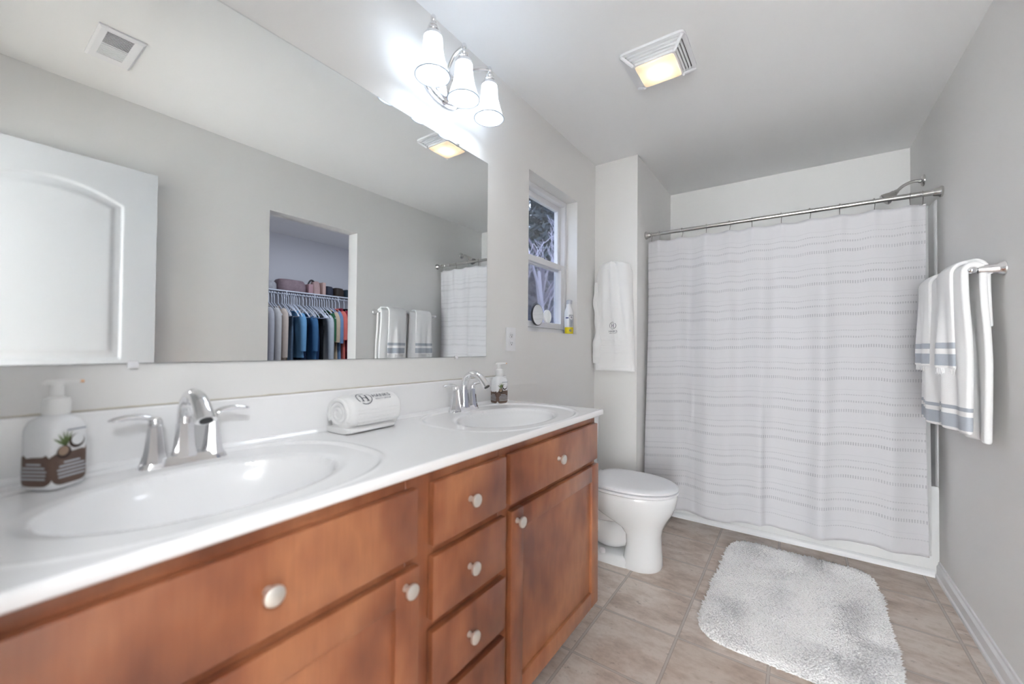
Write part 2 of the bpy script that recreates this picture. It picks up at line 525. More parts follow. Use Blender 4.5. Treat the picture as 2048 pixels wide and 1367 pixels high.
add_box(bm, 0.92, W, -0.2, -0.09, 2.09, H)
add_box(bm, 1.742, W, -0.2, -0.09, 0, 2.09)
struct('wall_near', bm, wall_m)

# closet shell
bm = BM(); add_box(bm, W+0.14, 3.8, 0.9, YB+0.12, -0.04, 0); struct('floor_closet', bm, mat('closet_carpet', srgb(150, 142, 134), .95, noise_amt=.3, noise_scale=300))
bm = BM(); add_box(bm, 3.73, 3.85, 0.9, YB+0.12, 0, H); struct('wall_closet_back', bm, closet_m)
bm = BM(); add_box(bm, W+0.115, 3.73, YB, YB+0.12, 0, H); struct('wall_closet_far', bm, closet_m)
bm = BM(); add_box(bm, W+0.115, 3.73, 0.85, 0.9, 0, H); struct('wall_closet_near', bm, closet_m)

# bedroom beyond the doorway the picture is taken from
bm = BM(); add_box(bm, -1.2, 3.2, -3.4, -0.12, -0.04, 0); struct('floor_bedroom', bm, carpet_m)
bm = BM(); add_box(bm, -1.2, 3.2, -3.4, -0.2, H, H+0.05); struct('ceiling_bedroom', bm, ceil_m)
bm = BM()
add_box(bm, -1.3, -1.2, -3.4, -0.2, 0, H); add_box(bm, 3.2, 3.3, -3.4, -0.2, 0, H); add_box(bm, -1.3, 3.3, -3.5, -3.4, 0, H)
add_box(bm, -1.3, -0.16, -0.2, -0.1, 0, H); add_box(bm, W+0.115, 3.3, -0.2, -0.1, 0, H)
struct('wall_bedroom', bm, wall_m)

# baseboards and tub trim
def base_profile(bm, place, L, h=0.082, t=0.014):
    prof = [(0, 0), (t+.006, 0), (t+.006, .014), (t, .02), (t, h*.72), (t*.55, h*.86), (t*.5, h), (0, h)]
    prism(bm, prof, place, L)
bm = BM(); base_profile(bm, lambda u, v, w: Vector((W-u, YC1+w, v)), YT-0.01-YC1); struct('baseboard_right', bm, trim_m)
bm = BM(); base_profile(bm, lambda u, v, w: Vector((W-u, 0.7+w, v)), YC0-0.7); struct('baseboard_right_near', bm, trim_m)
bm = BM(); base_profile(bm, lambda u, v, w: Vector((w, YS-u, v)), XS); struct('baseboard_partition', bm, trim_m)
bm = BM(); base_profile(bm, lambda u, v, w: Vector((u, 1.6+w, v)), YS-1.6); struct('baseboard_left', bm, trim_m)
bm = BM(); prism(bm, [(0, 0), (.018, 0), (.0165, .012), (.011, .024), (.004, .032), (0, .034)], lambda u, v, w: Vector((XS+w, YT-u, v)), W-0.02-XS)
struct('trim_1', bm, trim_m)

# ------------------------------------------------------------------ window
win = bpy.data.objects.new('window_1', None); COL.objects.link(win); win['kind'] = 'structure'
XF = -0.075
def frame_ring(bm, y0, y1, z0, z1, w, x0, x1, bev=0.003):
    add_box(bm, x0, x1, y0, y0+w, z0, z1, bev); add_box(bm, x0, x1, y1-w, y1, z0, z1, bev)
    add_box(bm, x0, x1, y0+w, y1-w, z0, z0+w, bev); add_box(bm, x0, x1, y0+w, y1-w, z1-w, z1, bev)
bm = BM(); frame_ring(bm, YW0+.001, YW1-.001, ZW0+.001, ZW1-.001, .028, -0.155, XF); struct('window_frame', bm, vinyl, win)
zm = 1.665
bm = BM(); frame_ring(bm, YW0+.029, YW1-.029, zm-.022, ZW1-.03, .034, -0.135, -0.108); struct('upper_sash', bm, vinyl, win)
bm = BM(); frame_ring(bm, YW0+.029, YW1-.029, ZW0+.03, zm+.018, .036, -0.106, -0.080); struct('lower_sash', bm, vinyl, win)
bm = BM(); add_box(bm, -0.123, -0.119, YW0+.06, YW1-.06, zm, ZW1-.06); struct('pane', bm, pane_m, win)
bm = BM(); add_box(bm, -0.095, -0.091, YW0+.062, YW1-.062, ZW0+.064, zm-.016); struct('pane', bm, pane_m, win)
bm = BM(); add_box(bm, -0.1425, -0.1415, YW0+.029, YW1-.029, ZW0+.03, zm-.01); struct('screen', bm, screen_m, win)
bm = BM(); add_box(bm, -0.106, -0.098, 2.06, 2.14, zm+.018, zm+.03, .003); struct('sash_lock', bm, vinyl, win)

# ------------------------------------------------------------------ open door leaf (seen in the mirror)
def panel_relief(d):
    # d: distance inside the panel outline -> inset depth of a moulded door skin
    if d < 0: return 0.0
    if d < .012: return -.007*sm(0, .012, d)
    if d < .03: return -.007
    if d < .055: return -.007 + .006*sm(.03, .055, d)
    return -.001
DX0, DX1, DY0, DY1, DZ0, DZ1 = 1.70, 1.735, -0.068, 0.694, 0.012, 2.066
def door_depth(y, z):
    y0, y1 = 0.055, 0.562
    best = -1
    zt = 1.86 + 0.078*(1-((y-(y0+y1)/2)/((y1-y0)/2))**2)
    best = max(best, min(y-y0, y1-y, z-1.066, (zt-z)*.93))
    best = max(best, min(y-y0, y1-y, z-0.22, 0.86-z))
    return panel_relief(best)
bm = BM()
ys = [DY0+(DY1-DY0)*i/150 for i in range(151)]; zs = [DZ0+(DZ1-DZ0)*j/330 for j in range(331)]
grid(bm, 150, 330, lambda a, b: Vector((DX0-door_depth(DY0+(DY1-DY0)*a, DZ0+(DZ1-DZ0)*b), DY0+(DY1-DY0)*a, DZ0+(DZ1-DZ0)*b)))
add_box(bm, DX0+.0085, DX1, DY0, DY1, DZ0, DZ1)
for y in (DY0, DY1): grid(bm, 1, 1, lambda a, b, y=y: Vector((DX0+.009*a, y, DZ0+(DZ1-DZ0)*b)))
for z in (DZ0, DZ1): grid(bm, 1, 1, lambda a, b, z=z: Vector((DX0+.009*a, DY0+(DY1-DY0)*b, z)))
door = struct('door_1', bm, door_m, smooth=True)
bm = BM()
lathe(bm, [(.0, 0), (.032, 0), (.032, .006), (.012, .01), (.012, .03), (.026, .036), (.03, .05), (.024, .06), (.0, .064)], (DX0, 0.625, 0.96), '-x')
struct('door_knob', bm, brushed, door, True)
bm = BM()
for z in (0.25, 1.05, 1.85): tube(bm, [(DX1-.002, DY0-.003, z-.045), (DX1-.002, DY0-.003, z+.045)], .006)
struct('door_hinge', bm, brushed, door, True)

# ================================================================== vanity cabinet
XFR = 0.480    # face frame front
van = thing('vanity_cabinet', 'reddish brown stained wood vanity cabinet with white round knobs under the white countertop', 'cabinet', (0.25, 0.76, 0))
VY0, VY1, VZ0, VZ1 = -0.075, 1.577, 0.10, 0.872
bm = BM()
for x0, x1, y0, y1, z0, z1 in ((.006, XFR-.02, VY0, VY0+.016, VZ0, VZ1), (.006, XFR-.02, VY1-.016, VY1, VZ0, VZ1), (.006, XFR-.02, VY0, VY1, VZ0, VZ0+.016), (.006, .018, VY0, VY1, VZ0, VZ1)):
    add_box(bm, x0, x1, y0, y1, z0, z1, .001, 1)
part('carcass', bm, wood, van)
bm = BM()
stiles = [(VY0, -.02), (.585, .668), (.915, .972), (1.548, VY1)]
for y0, y1 in stiles: add_box(bm, XFR-.02, XFR, y0, y1, VZ0, VZ1, .0015, 1)
for y0, y1, rails in ((-.02, .585, ((VZ0, .13), (.66, .715), (.83, VZ1))), (.668, .915, ((VZ0, .135), (.325, .375), (.492, .545), (.66, .715), (.83, VZ1))), (.972, 1.548, ((VZ0, .13), (.66, .715), (.83, VZ1)))):
    for z0, z1 in rails: add_box(bm, XFR-.0195, XFR-.0004, y0, y1, z0, z1, .0008, 1)
part('face_frame', bm, wood, van)
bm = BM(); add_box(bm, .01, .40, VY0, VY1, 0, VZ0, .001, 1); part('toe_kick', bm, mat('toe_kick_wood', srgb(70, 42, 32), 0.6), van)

def knob_bm(y, z, x=XFR+.019):
    b = BM()
    lathe(b, [(.0, 0), (.0075, 0), (.0072, .003), (.0052, .007), (.0058, .012), (.0125, .016), (.0155, .0195), (.0160, .0225), (.0150, .0255), (.0110, .0275), (.0, .0282)], (x, y, z), 'x', 24)
    return b
def drawer(y0, y1, z0, z1, ky=None):
    b = BM(); add_box(b, XFR+.0005, XFR+.0195, y0, y1, z0, z1, .003, 2)
    d = part('drawer', b, wood, van)
    part('knob', knob_bm((y0+y1)/2 if ky is None else ky, (z0+z1)/2), knob_m, d, label='round satin nickel knob')
drawer(-.012, .604, .698, .842, .302)
drawer(.950, 1.565, .698, .842, 1.232)
for z0, z1 in ((.698, .842), (.532, .676), (.366, .508), (.124, .342)):
    drawer(.651, .929, z0, z1, .775)
def cab_door(y0, y1, z0, z1, ky):
    b = BM(); w = .062
    add_box(b, XFR+.0005, XFR+.0195, y0, y0+w, z0, z1, .003, 2); add_box(b, XFR+.0005, XFR+.0195, y1-w, y1, z0, z1, .003, 2)
    add_box(b, XFR+.0005, XFR+.0193, y0+w-.001, y1-w+.001, z0, z0+w, .003, 2); add_box(b, XFR+.0005, XFR+.0193, y0+w-.001, y1-w+.001, z1-w, z1, .003, 2)
    d = part('door', b, wood, van)
    b = BM(); add_box(b, XFR+.002, XFR+.0085, y0+w-.004, y1-w+.004, z0+w-.004, z1-w+.004); part('door_panel', b, wood, d)
    part('knob', knob_bm(ky, .646), knob_m, d, label='round satin nickel knob')
cab_door(-.012, .610, .117, .677, .572)
cab_door(.957, 1.577, .117, .677, .982)

# ------------------------------------------------------------------ countertop with two moulded bowls
ct = thing('countertop', 'long white cultured marble countertop with two moulded oval sinks', 'countertop', (0.25, 0.76, ZC))
CY0, CY1, CX1 = -0.088, 1.597, 0.512
BOWLS = [(0.285, 0.305), (0.285, 1.235)]
BA, BB = 0.150, 0.222     # half sizes across (x) and along (y)
def top_z(x, y):
    z = 0.0
    for bx, by in BOWLS:
        e = (abs((x-.265)/.232)**2.6 + abs((y-by)/.315)**2.6)**(1/2.6)
        if e < 1.25:
            z -= .0035*(1-sm(.955, 1.0, e))
            z += .0022*math.exp(-((e-1.0)/.02)**2)
        r = math.hypot((x-bx)/BA, (y-by)/BB)
        if r < 1.12:
            if r < 1: z -= .130*(1-r**2.3)**.72
            z -= .004*(1-sm(.99, 1.12, r))
    # cove up to the backsplash
    z += .012*(1-sm(.018, .04, x))**1.5
    return z
bm = BM()
xs = [0.001+(CX1-.004-.001)*i/130 for i in range(131)]
grid(bm, 150, 500, lambda a, b: Vector((.001+(CX1-.005)*a, CY0+(CY1-.003-CY0)*b, ZC+top_z(.001+(CX1-.005)*a, CY0+(CY1-.003-CY0)*b))))
# rolled front and end edges
pr = [(CX1-.004, 0.0005), (CX1-.0015, -.001), (CX1, -.004), (CX1, -.019), (CX1-.003, -.022), (.46, -.022)]
V = []
for u, v in pr:
    V.append([bm.verts.new((u, CY0, ZC+v)), bm.verts.new((u, CY1-.003, ZC+v))])
for a, b in zip(V[:-1], V[1:]): bm.faces.new((a[0], a[1], b[1], b[0]))
pe = [(0, 0), (.0018, -.001), (.003, -.004), (.003, -.019), (0, -.022), (-.02, -.022)]
V = [[bm.verts.new((0.001, CY1-.003+u, ZC+v)), bm.verts.new((CX1-.0025, CY1-.003+u, ZC+v))] for u, v in pe]
for a, b in zip(V[:-1], V[1:]): bm.faces.new((a[0], a[1], b[1], b[0]))
part('top', bm, marble, ct, angle=60)
bm = BM(); add_box(bm, .001, .020, CY0, CY1-.004, ZC+.006, 1.012, .004, 3); bs = part('backsplash', bm, marble, ct)
bm = BM()
pts = [(0.0012, CY0+(CY1-.01-CY0)*i/120, 1.0125+.0012*noise.noise((i*.37, 0, 3))) for i in range(121)]
tube(bm, pts, [.0024+.0014*abs(noise.noise((i*.6, 7, 1))) for i in range(121)], 6); part('caulk_bead', bm, caulk_m, bs)
for bx, by in BOWLS:
    bm = BM(); zb = ZC+top_z(bx, by)
    lathe(bm, [(0, .001), (.018, .001), (.023, .004), (.025, .003), (.026, 0)], (bx, by, zb+.001), 'z', 24)
    part('drain', bm, chrome, ct, label='chrome drain')

# ------------------------------------------------------------------ faucets
def make_faucet(loc, label):
    t = thing('faucet', label, 'faucet', loc, 0, 'chrome faucets on the counter')
    b = BM()   # base plate: dog-bone footprint
    def foot(s, z):
        n = 48; o = []
        for i in range(n):
            a = 2*PI*i/n; ca, sa = math.cos(a), math.sin(a)
            yy = .077*s*math.copysign(abs(sa)**.7, sa)
            xx = (.021+.008*(abs(yy)/.077)**2)*s*math.copysign(abs(ca)**.7, ca)
            o.append(Vector((xx, yy, z)))
        return o
    loft(b, [foot(1.03, 0), foot(1.0, .006), foot(.93, .013), foot(.84, .018), foot(.7, .019)])
    part('base_plate', b, chrome, t, world=False)
    for s in (-1, 1):
        b = BM()
        lathe(b, [(.024, .010), (.0205, .022), (.0185, .03), (.0125, .078), (.0118, .084)], (0, s*.051, 0), 'z', 8)
        h = part('handle_pedestal', b, chrome, t, world=False, angle=25)
        b = BM()
        lathe(b, [(.0118, .0845), (.0128, .088), (.0125, .095), (.009, .102), (.002, .105)], (0, s*.051, 0), 'z', 20)
        P = bez([(0, s*.048, .094), (0, s*.064, .104), (0.002, s*.092, .108), (0.004, s*.124, .104)], 8)
        R = [.0085+.0035*math.sin(PI*min(1, i/(len(P)-1)*1.0)) if i < len(P)-2 else .005 for i in range(len(P))]
        tube(b, P, R, 12, flat=.55)
        part('lever', b, chrome, h, world=False)
    b = BM()
    lathe(b, [(.026, .014), (.0225, .026), (.020, .04), (.0165, .085)], (0, 0, 0), 'z', 8)
    part('spout_pedestal', b, chrome, t, world=False, angle=25)
    b = BM()
    P = bez([(0, 0, .080), (.001, 0, .108), (.014, 0, .134), (.042, 0, .149), (.076, 0, .141), (.104, 0, .117), (.117, 0, .101)], 8)
    n = len(P); R = [.0160 - .001*math.sin(PI*i/n) + .006*max(0, (i/n-.5)) for i in range(n)]
    tube(b, P, R, 20, flat=.86)
    sp = part('spout', b, chrome, t, world=False)
    b = BM(); d = (P[-1]-P[-4]).normalized(); c = P[-1]
    u = Y; v = d.cross(u)
    loft(b, [circle(c-d*.001, u, v, .0115, n=18), circle(c+d*.0015, u, v, .0115, n=18)]); part('aerator', b, dark_m, sp, world=False)
    b = BM()
    lathe(b, [(.002, .016), (.002, .05), (.0055, .053), (.0062, .057), (.0055, .061), (.001, .063)], (-.026, 0, 0), 'z', 14)
    part('lift_rod', b, chrome, t, world=False)
    return t
FZ = ZC-.0035
fau = make_faucet((0.067, 0.322, FZ), 'chrome two handle faucet at the near sink, beside the blurry soap bottle')
dup(fau, (0.060, 1.243, FZ), None, 'chrome two handle faucet at the far sink, left of the sharp soap bottle')

# ------------------------------------------------------------------ soap bottles
def make_soap(loc, rot, label):
    t = thing('soap_dispenser', label, 'soap bottle', loc, rot, 'foaming soap bottles on the counter')
    hw = .031
    def sq(s, z, p=5.0): return circle((0, 0, z), X, Y, hw*s, hw*s, 40, p)
    b = BM()
    loft(b, [sq(.86, 0), sq(.97, .004), sq(1, .012), sq(1, .098), sq(.985, .106, 4.5), sq(.9, .116, 3.6), sq(.66, .123, 2.6), sq(.5, .126, 2.0), sq(.48, .13, 2.0)])
    body = part('bottle', b, soap_m, t, world=False)
    b = BM()
    lathe(b, [(.0175, .127), (.0182, .130), (.0182, .148), (.0165, .155), (.0095, .158)], (0, 0, 0), 'z', 28); part('collar', b, pump_m, t, world=False)
    b = BM()
    lathe(b, [(.0088, .157), (.0088, .178), (.0095, .181)], (0, 0, 0), 'z', 20)
    d = Vector((math.cos(PI/4), math.sin(PI/4), 0)); q = Vector((-d.y, d.x, 0))
    def sec(x, w, h0, h1): return [d*x+q*(w*c)+Z*(h0 if s < 0 else h1) for c, s in ((1, -1), (1, 1), (.6, 1.0), (-.6, 1), (-1, 1), (-1, -1))]
    loft(b, [sec(-.016, .008, .180, .184), sec(-.013, .0105, .179, .186), sec(.008, .0105, .179, .187), sec(.022, .006, .182, .187), sec(.030, .004, .1825, .186)])
    ph = part('pump_head', b, pump_m, t, world=False)
    b = BM(); loft(b, [circle(d*.028+Z*.184, q, Z, .0042, .0026, 12), circle(d*.034+Z*.1838, q, Z, .0036, .0022, 12)]); part('nozzle_tip', b, orange_m, ph, world=False, label='pale orange pump nozzle tip')
    # printed labels on the two faces turned to the room: place(face u,v)
    def pl(face):
        if face == 0: return lambda u, v, w: Vector((hw+.0002+w, u, v))
        return lambda u, v, w: Vector((u, -hw-.0002-w, v))
    def fill(b, place, outline, w):
        vs = [b.verts.new(place(u, v, w)) for u, v in outline]; b.faces.new(vs)
    hus = BM(); gr = BM(); names = BM()
    def skin(s_, z, w):   # s_ 0..1 along the outline from the back of one face, round the corner, to the back of the other
        a = math.radians(-128+166*s_); ca, sa = math.cos(a), math.sin(a); e = 2/5.0
        return Vector(((hw+w)*math.copysign(abs(ca)**e, ca), (hw+w)*math.copysign(abs(sa)**e, sa), z))
    def lab(a, c):
        zt_ = .058+.006*noise.noise((a*13, 2.0, loc[1]))+.006*sm(.45, 1, a)
        zb_ = .018-.011*abs(math.sin(2*PI*a))**.6
        return skin(a, zb_+(zt_-zb_)*c, .0004)
    grid(names, 80, 6, lab); part('label', names, brown_m, body, world=False, label='brown printed band')
    for f in (0, 1):
        pr_ = BM(); P = pl(f)
        for k, wd in enumerate((.026, .040, .046, .044, .042)):
            v0 = .0435-.0062*k; fill(pr_, P, [(-wd/2, v0), (wd/2, v0), (wd/2, v0+.0030), (-wd/2, v0+.0030)], .0009)
        part('print_line', pr_, silver_m, body, world=False, label='pale lines of fine print')
    # coconut near the shared edge, on face 0
    P = pl(0)
    def disc(b, cu, cv, r, w, n=20, ry=1.0): fill(b, P, [(cu+r*math.cos(2*PI*i/n), cv+r*ry*math.sin(2*PI*i/n)) for i in range(n)], w)
    disc(hus, -.013, .063, .0115, .0008); disc(hus, .007, .079, .0128, .0008)
    b2 = BM(); disc(b2, -.0142, .0655, .0082, .0011); b3 = BM(); disc(b3, .0082, .0815, .0100, .0011)
    for a in (1.2, 1.5, 1.75, 2.1, 2.5):
        c, s = math.cos(a), math.sin(a); o0 = (-.010, .074)
        fill(gr, P, [(o0[0]-s*.0016, o0[1]+c*.0016), (o0[0]+c*.012-s*.002, o0[1]+s*.012+c*.002), (o0[0]+c*.026, o0[1]+s*.026), (o0[0]+c*.012+s*.002, o0[1]+s*.012-c*.002), (o0[0]+s*.0016, o0[1]-c*.0016)], .0007)
    pr_ = BM(); fill(pr_, P, [(-.008, .099), (.022, .099), (.022, .1012), (-.008, .1012)], .0004)
    part('coconut_print', hus, dkbrown_m, body, world=False, label='dark coconut shells')
    part('coconut_print', b2, ltbrown_m, body, world=False, label='light brown coconut half')
    part('coconut_print', b3, soap_m, body, world=False, label='white coconut half')
    part('leaf_print', gr, leaf_m, body, world=False, label='green leaf print')
    part('print_line', pr_, grey_m, body, world=False, label='grey line of fine print')
    return t
soap = make_soap((0.080, 0.130, ZC-.001), math.radians(33), 'white foaming soap bottle with brown coconut label, large and blurry at the near sink')
dup(soap, (0.062, 1.478, ZC-.0035), math.radians(-19), 'white foaming soap bottle with brown coconut label behind the far sink')

# ------------------------------------------------------------------ rolled towel on the counter
rt_t = thing('rolled_towel', 'rolled white towel with dark HANKS lettering lying on the countertop between the sinks', 'towel', (0.076, 0.775, ZC), math.radians(3))
L2 = .092
def roll_ring(y, sq):
    # outline of the rolled bundle in local x,z: flat bottom flap and a plump roll
    o = []
    n = 56
    for i in range(n):
        a = 2*PI*i/n; ca, sa = math.cos(a), math.sin(a)
        rx = .057*math.copysign(abs(ca)**.82, ca); rz = .0535*math.copysign(abs(sa)**.85, sa)
        # crease between the roll and the folded flap beneath on the front
        cr = .010*math.exp(-((a-5.65)/.13)**2) if a > 4 else 0
        cr += .006*math.exp(-((a-3.7)/.15)**2)
        k = 1 - cr/.056
        wob = .0022*noise.noise((ca*2, sa*2, y*22))
        o.append(Vector(((rx*k+wob)*sq, y, .0525+(rz*k+wob)*sq)))
    return o
bm = BM()
R = [roll_ring(-L2-.004, .55)]
R += [roll_ring(-L2, .86), roll_ring(-L2+.006, .96)]
R += [roll_ring(-L2+.012+(2*L2-.024)*i/30, 1.0) for i in range(31)]
R += [roll_ring(L2-.006, .96), roll_ring(L2, .86), roll_ring(L2+.004, .5)]
loft(bm, R)
part('towel_roll', bm, terry, rt_t, world=False, angle=80)
for k, s in ((0, -1), (1, 1)):
    bm = BM()   # spiral of cloth edges at the end
    P = []
    for i in range(90):
        a = i/89*2*PI*2.6; r = .010+.0125*a/(2*PI)
        P.append((r*math.cos(a)*1.12-.004, s*(L2+.001), .056+r*math.sin(a)*.98))
    tube(bm, P, .0065, 8); part('towel_edge', bm, terry, rt_t, world=False)
bm = BM()   # folded bottom flap
loft(bm, [circle((.0, y, .0095), X, Z, .058*k, .0095*k, 24, 3) for y, k in ((-L2-.012, .85), (-L2-.004, 1), (L2-.03, .97), (L2-.02, .8))]); part('folded_flap', bm, terry, rt_t, world=False)
bm = BM()   # dobby ribs on the front
for i in range(5):
    a = math.radians(12-10*i); rr = (.0565*math.cos(a)**.82 if math.cos(a) > 0 else 0)
    tube(bm, [(.056*abs(math.cos(a))**.82+.0005, y, .0525+.052*math.copysign(abs(math.sin(a))**.85, math.sin(a))) for y in [-L2+.02+(2*L2-.04)*k/12 for k in range(13)]], .0022, 6)
part('ribbed_border', bm, terry, rt_t, world=False)
lg = brand_bm('row', .052)
for v in lg.verts:
    u, w = v.co.x-.052, v.co.y
    a = math.radians(54) + w/.055
    v.co = Vector((.0588*max(0, math.cos(a))**.82, u+.012, .0525+.0555*math.sin(a)**.85+.0006))
part('embroidered_logo', lg, thread_m, rt_t, world=False, smooth=False, label='dark navy embroidered crest and lettering')

# ------------------------------------------------------------------ wall mirror
mir = thing('wall_mirror', 'large frameless wall mirror above the double vanity', 'mirror', (0.003, 0.7, 1.105))
bm = BM(); add_box(bm, .0006, .0058, -0.08, 1.451, 1.105, 1.990); part('mirror_backing', bm, mat('mirror_edge', srgb(120, 128, 130), .3), mir, smooth=False)
bm = BM(); grid(bm, 1, 1, lambda a, b: Vector((.0061, -0.079+1.529*a, 1.106+.883*b))); part('mirror_glass', bm, mirror_m, mir, smooth=False)
for y, z, s in ((1.246, 1.990, 1), (0.25, 1.990, 1), (1.251, 1.105, -1), (0.247, 1.105, -1)):
    bm = BM(); add_box(bm, .0005, .0095, y-.009, y+.009, z-.006 if s > 0 else z-.009, z+.009 if s > 0 else z+.006, .002)
    lathe(bm, [(.003, 0), (.003, .0015), (.0, .002)], (.0095, y, z+s*.003), 'x', 10)
    part('mirror_clip', bm, chrome if y > 1 else plastic, mir)

# ------------------------------------------------------------------ three lamp vanity light
vl = thing('vanity_light', 'chrome three lamp wall light with frosted bell shades above the mirror', 'wall light', (0, 1.16, 2.2))
bm = BM()
def oval(x, ry, rz): return circle((x, 1.155, 2.195), Y, Z, ry, rz, 48)
loft(bm, [oval(.0005, .118, .083), oval(.006, .118, .083), oval(.009, .112, .077), oval(.009, .106, .072), oval(.016, .102, .068), oval(.018, .094, .060), oval(.018, .088, .055), oval(.026, .080, .048), oval(.032, .05, .03), oval(.034, .02, .012)])
part('backplate', bm, chrome, vl)
LX = .112
for k, y in enumerate((1.0, 1.163, 1.322)):
    bm = BM()
    if k == 1: P = bez([(.02, 1.155, 2.205), (.035, 1.157, 2.25), (.060, 1.16, 2.29), (.09, 1.162, 2.306), (LX, y, 2.306)], 8)
    else: P = bez([(.022, 1.155+(y-1.155)*.25, 2.205), (.045, 1.155+(y-1.155)*.45, 2.268), (.075, 1.155+(y-1.155)*.72, 2.298), (LX-.005, 1.155+(y-1.155)*.93, 2.305), (LX, y, 2.303)], 8)
    tube(bm, P, .0065, 10); arm = part('arm', bm, brushed, vl)
    bm = BM()
    lathe(bm, [(.001, 2.322), (.007, 2.320), (.0105, 2.312), (.010, 2.304), (.0065, 2.298), (.0085, 2.294), (.008, 2.288), (.0165, 2.284), (.0185, 2.279), (.0165, 2.274), (.020, 2.271), (.021, 2.266), (.0185, 2.262), (.027, 2.256), (.032, 2.247), (.033, 2.240), (.030, 2.240)], (LX, y, 0), 'z', 28)
    part('lamp_holder', bm, chrome, vl)
    bm = BM()
    prof = [(.031, 2.246), (.0335, 2.235), (.0345, 2.215), (.0365, 2.190), (.043, 2.160), (.051, 2.135), (.0565, 2.118), (.060, 2.108), (.0615, 2.103)]
    lathe(bm, prof, (LX, y, 0), 'z', 40, False, False)
    sh = part('shade', bm, shade_m, vl)
    bm = BM(); tube(bm, circle((LX, y, 2.1035), X, Y, .0613, n=40), .0022, 8, closed=True); part('shade_rim', bm, shade_m, sh)
    bm = BM()
    lathe(bm, [(.011, 2.240), (.0125, 2.215), (.020, 2.190), (.027, 2.165), (.0275, 2.150), (.022, 2.132), (.010, 2.124), (.001, 2.123)], (LX, y, 0), 'z', 20)
    part('bulb', bm, emit_mat('lamp_bulb', (0.84, 0.92, 1.0, 1), LAMP_W*1.9), vl)

# ------------------------------------------------------------------ ceiling fan light
fl = thing('ceiling_fan_light', 'white square ceiling exhaust fan with glowing warm lens', 'ceiling light', (0.66, 1.84, H))
cx, cy = 0.659, 1.853
def sqring(bm, cx, cy, o, i, zt, zb, r=.012):
    """square frame sloping from outer half-size o at zt to inner half-size i at zb"""
    def rr(s, z, p=14): return circle((cx, cy, z), X, Y, s, s, 64, p)
    loft(bm, [rr(i, zt-.001), rr(o, zt), rr(o, zb+.001), rr(i, zb)], False, False)
bm = BM()
steps = [(.138, .121, .0005, .012), (.1175, .1105, .008, .0195), (.1075, .1005, .0155, .027), (.0975, .0905, .023, .0345), (.0885, .0825, .0305, .045)]
for o, i, a, b in steps: sqring(bm, cx, cy, o, i, H-a, H-b)
for sx, sy in ((1, 1), (1, -1), (-1, 1), (-1, -1)):   # corner ribs
    tube(bm, [(cx+sx*.128, cy+sy*.128, H-.010), (cx+sx*.087, cy+sy*.087, H-.043)], .0075, 8)
part('grille', bm, plastic, fl, angle=30)
bm = BM()
loft(bm, [circle((cx, cy, H-.001), X, Y, .122, .122, 64, 14), circle((cx, cy, H-.0275), X, Y, .0855, .0855, 64, 14)], False, False)
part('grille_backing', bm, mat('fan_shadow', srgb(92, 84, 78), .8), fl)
bm = BM()
loft(bm, [circle((cx, cy, H-.034), X, Y, .0825, .0825, 64, 14), circle((cx, cy, H-.047), X, Y, .0825, .0825, 64, 14), circle((cx, cy, H-.0505), X, Y, .079, .079, 64, 12), circle((cx, cy, H-.052), X, Y, .06, .06, 64, 8)], False, True)
part('lens', bm, lens_m, fl)
bm = BM(); lathe(bm, [(.001, -.008), (.008, -.006), (.010, 0), (.008, .006), (.001, .008)], (cx+.004, cy, H-.020), 'y', 16)
part('bulb', bm, emit_mat('fan_bulb', (1.0, 0.86, 0.66, 1), FAN_W*26), fl)

# ------------------------------------------------------------------ exhaust vent (seen in the mirror)
ev = thing('exhaust_vent', 'white ceiling exhaust vent with dark slots reflected at the upper left of the mirror', 'vent', (1.28, 0.437, H))
bm = BM()
vx0, vx1, vy0, vy1 = 1.138, 1.423, 0.365, 0.512
def rect(x0, x1, y0, y1, z): return [Vector((x0, y0, z)), Vector((x1, y0, z)), Vector((x1, y1, z)), Vector((x0, y1, z))]
loft(bm, [rect(vx0, vx1, vy0, vy1, H-.0005), rect(vx0, vx1, vy0, vy1, H-.006), rect(vx0+.012, vx1-.012, vy0+.008, vy1-.008, H-.013), rect(vx0+.018, vx1-.06, vy0+.028, vy1-.036, H-.013), rect(vx0+.018, vx1-.06, vy0+.028, vy1-.036, H-.009)], False, True)
part('vent_cover', bm, plastic, ev, smooth=False)
bm = BM(); grid(bm, 1, 1, lambda a, b: Vector((1.158+.104*a, .393+.083*b, H-.0095))); part('vent_opening', bm, dark_m, ev, smooth=False)
bm = BM()
for i in range(11): add_box(bm, 1.1588+i*.0098, 1.1588+i*.0098+.0036, .393, .476, H-.0118, H-.0104)
part('slats', bm, plastic, ev, smooth=False)
bm = BM()
for i in range(9): add_box(bm, 1.272+i*.0098, 1.272+i*.0098+.006, .393, .476, H-.0125, H-.009)
part('light_lens', bm, plastic, ev, smooth=False)

# ------------------------------------------------------------------ power outlet
ou = thing('power_outlet', 'white duplex power outlet on the wall right of the mirror', 'outlet', (0, 1.648, 1.19))
bm = BM(); add_box(bm, .0005, .0065, 1.6085, 1.6875, 1.1305, 1.2465, .003); part('cover_plate', bm, plastic, ou)
for z in (1.169, 1.208):
    bm = BM(); loft(bm, [circle((x, 1.648, z), Y, Z, .0172*k, .0148*k, 28, 3) for x, k in ((.005, 1), (.0085, 1), (.0092, .94))]); so = part('socket', bm, plastic, ou)
    bm = BM()
    add_box(bm, .0088, .0096, 1.6405, 1.6425, z-.003, z+.006); add_box(bm, .0088, .0096, 1.653, 1.6545, z-.002, z+.006); lathe(bm, [(.0028, 0), (.0028, .0008)], (.0088, 1.6478, z-.0075), 'x', 10)
    part('slot', bm, dark_m, so)

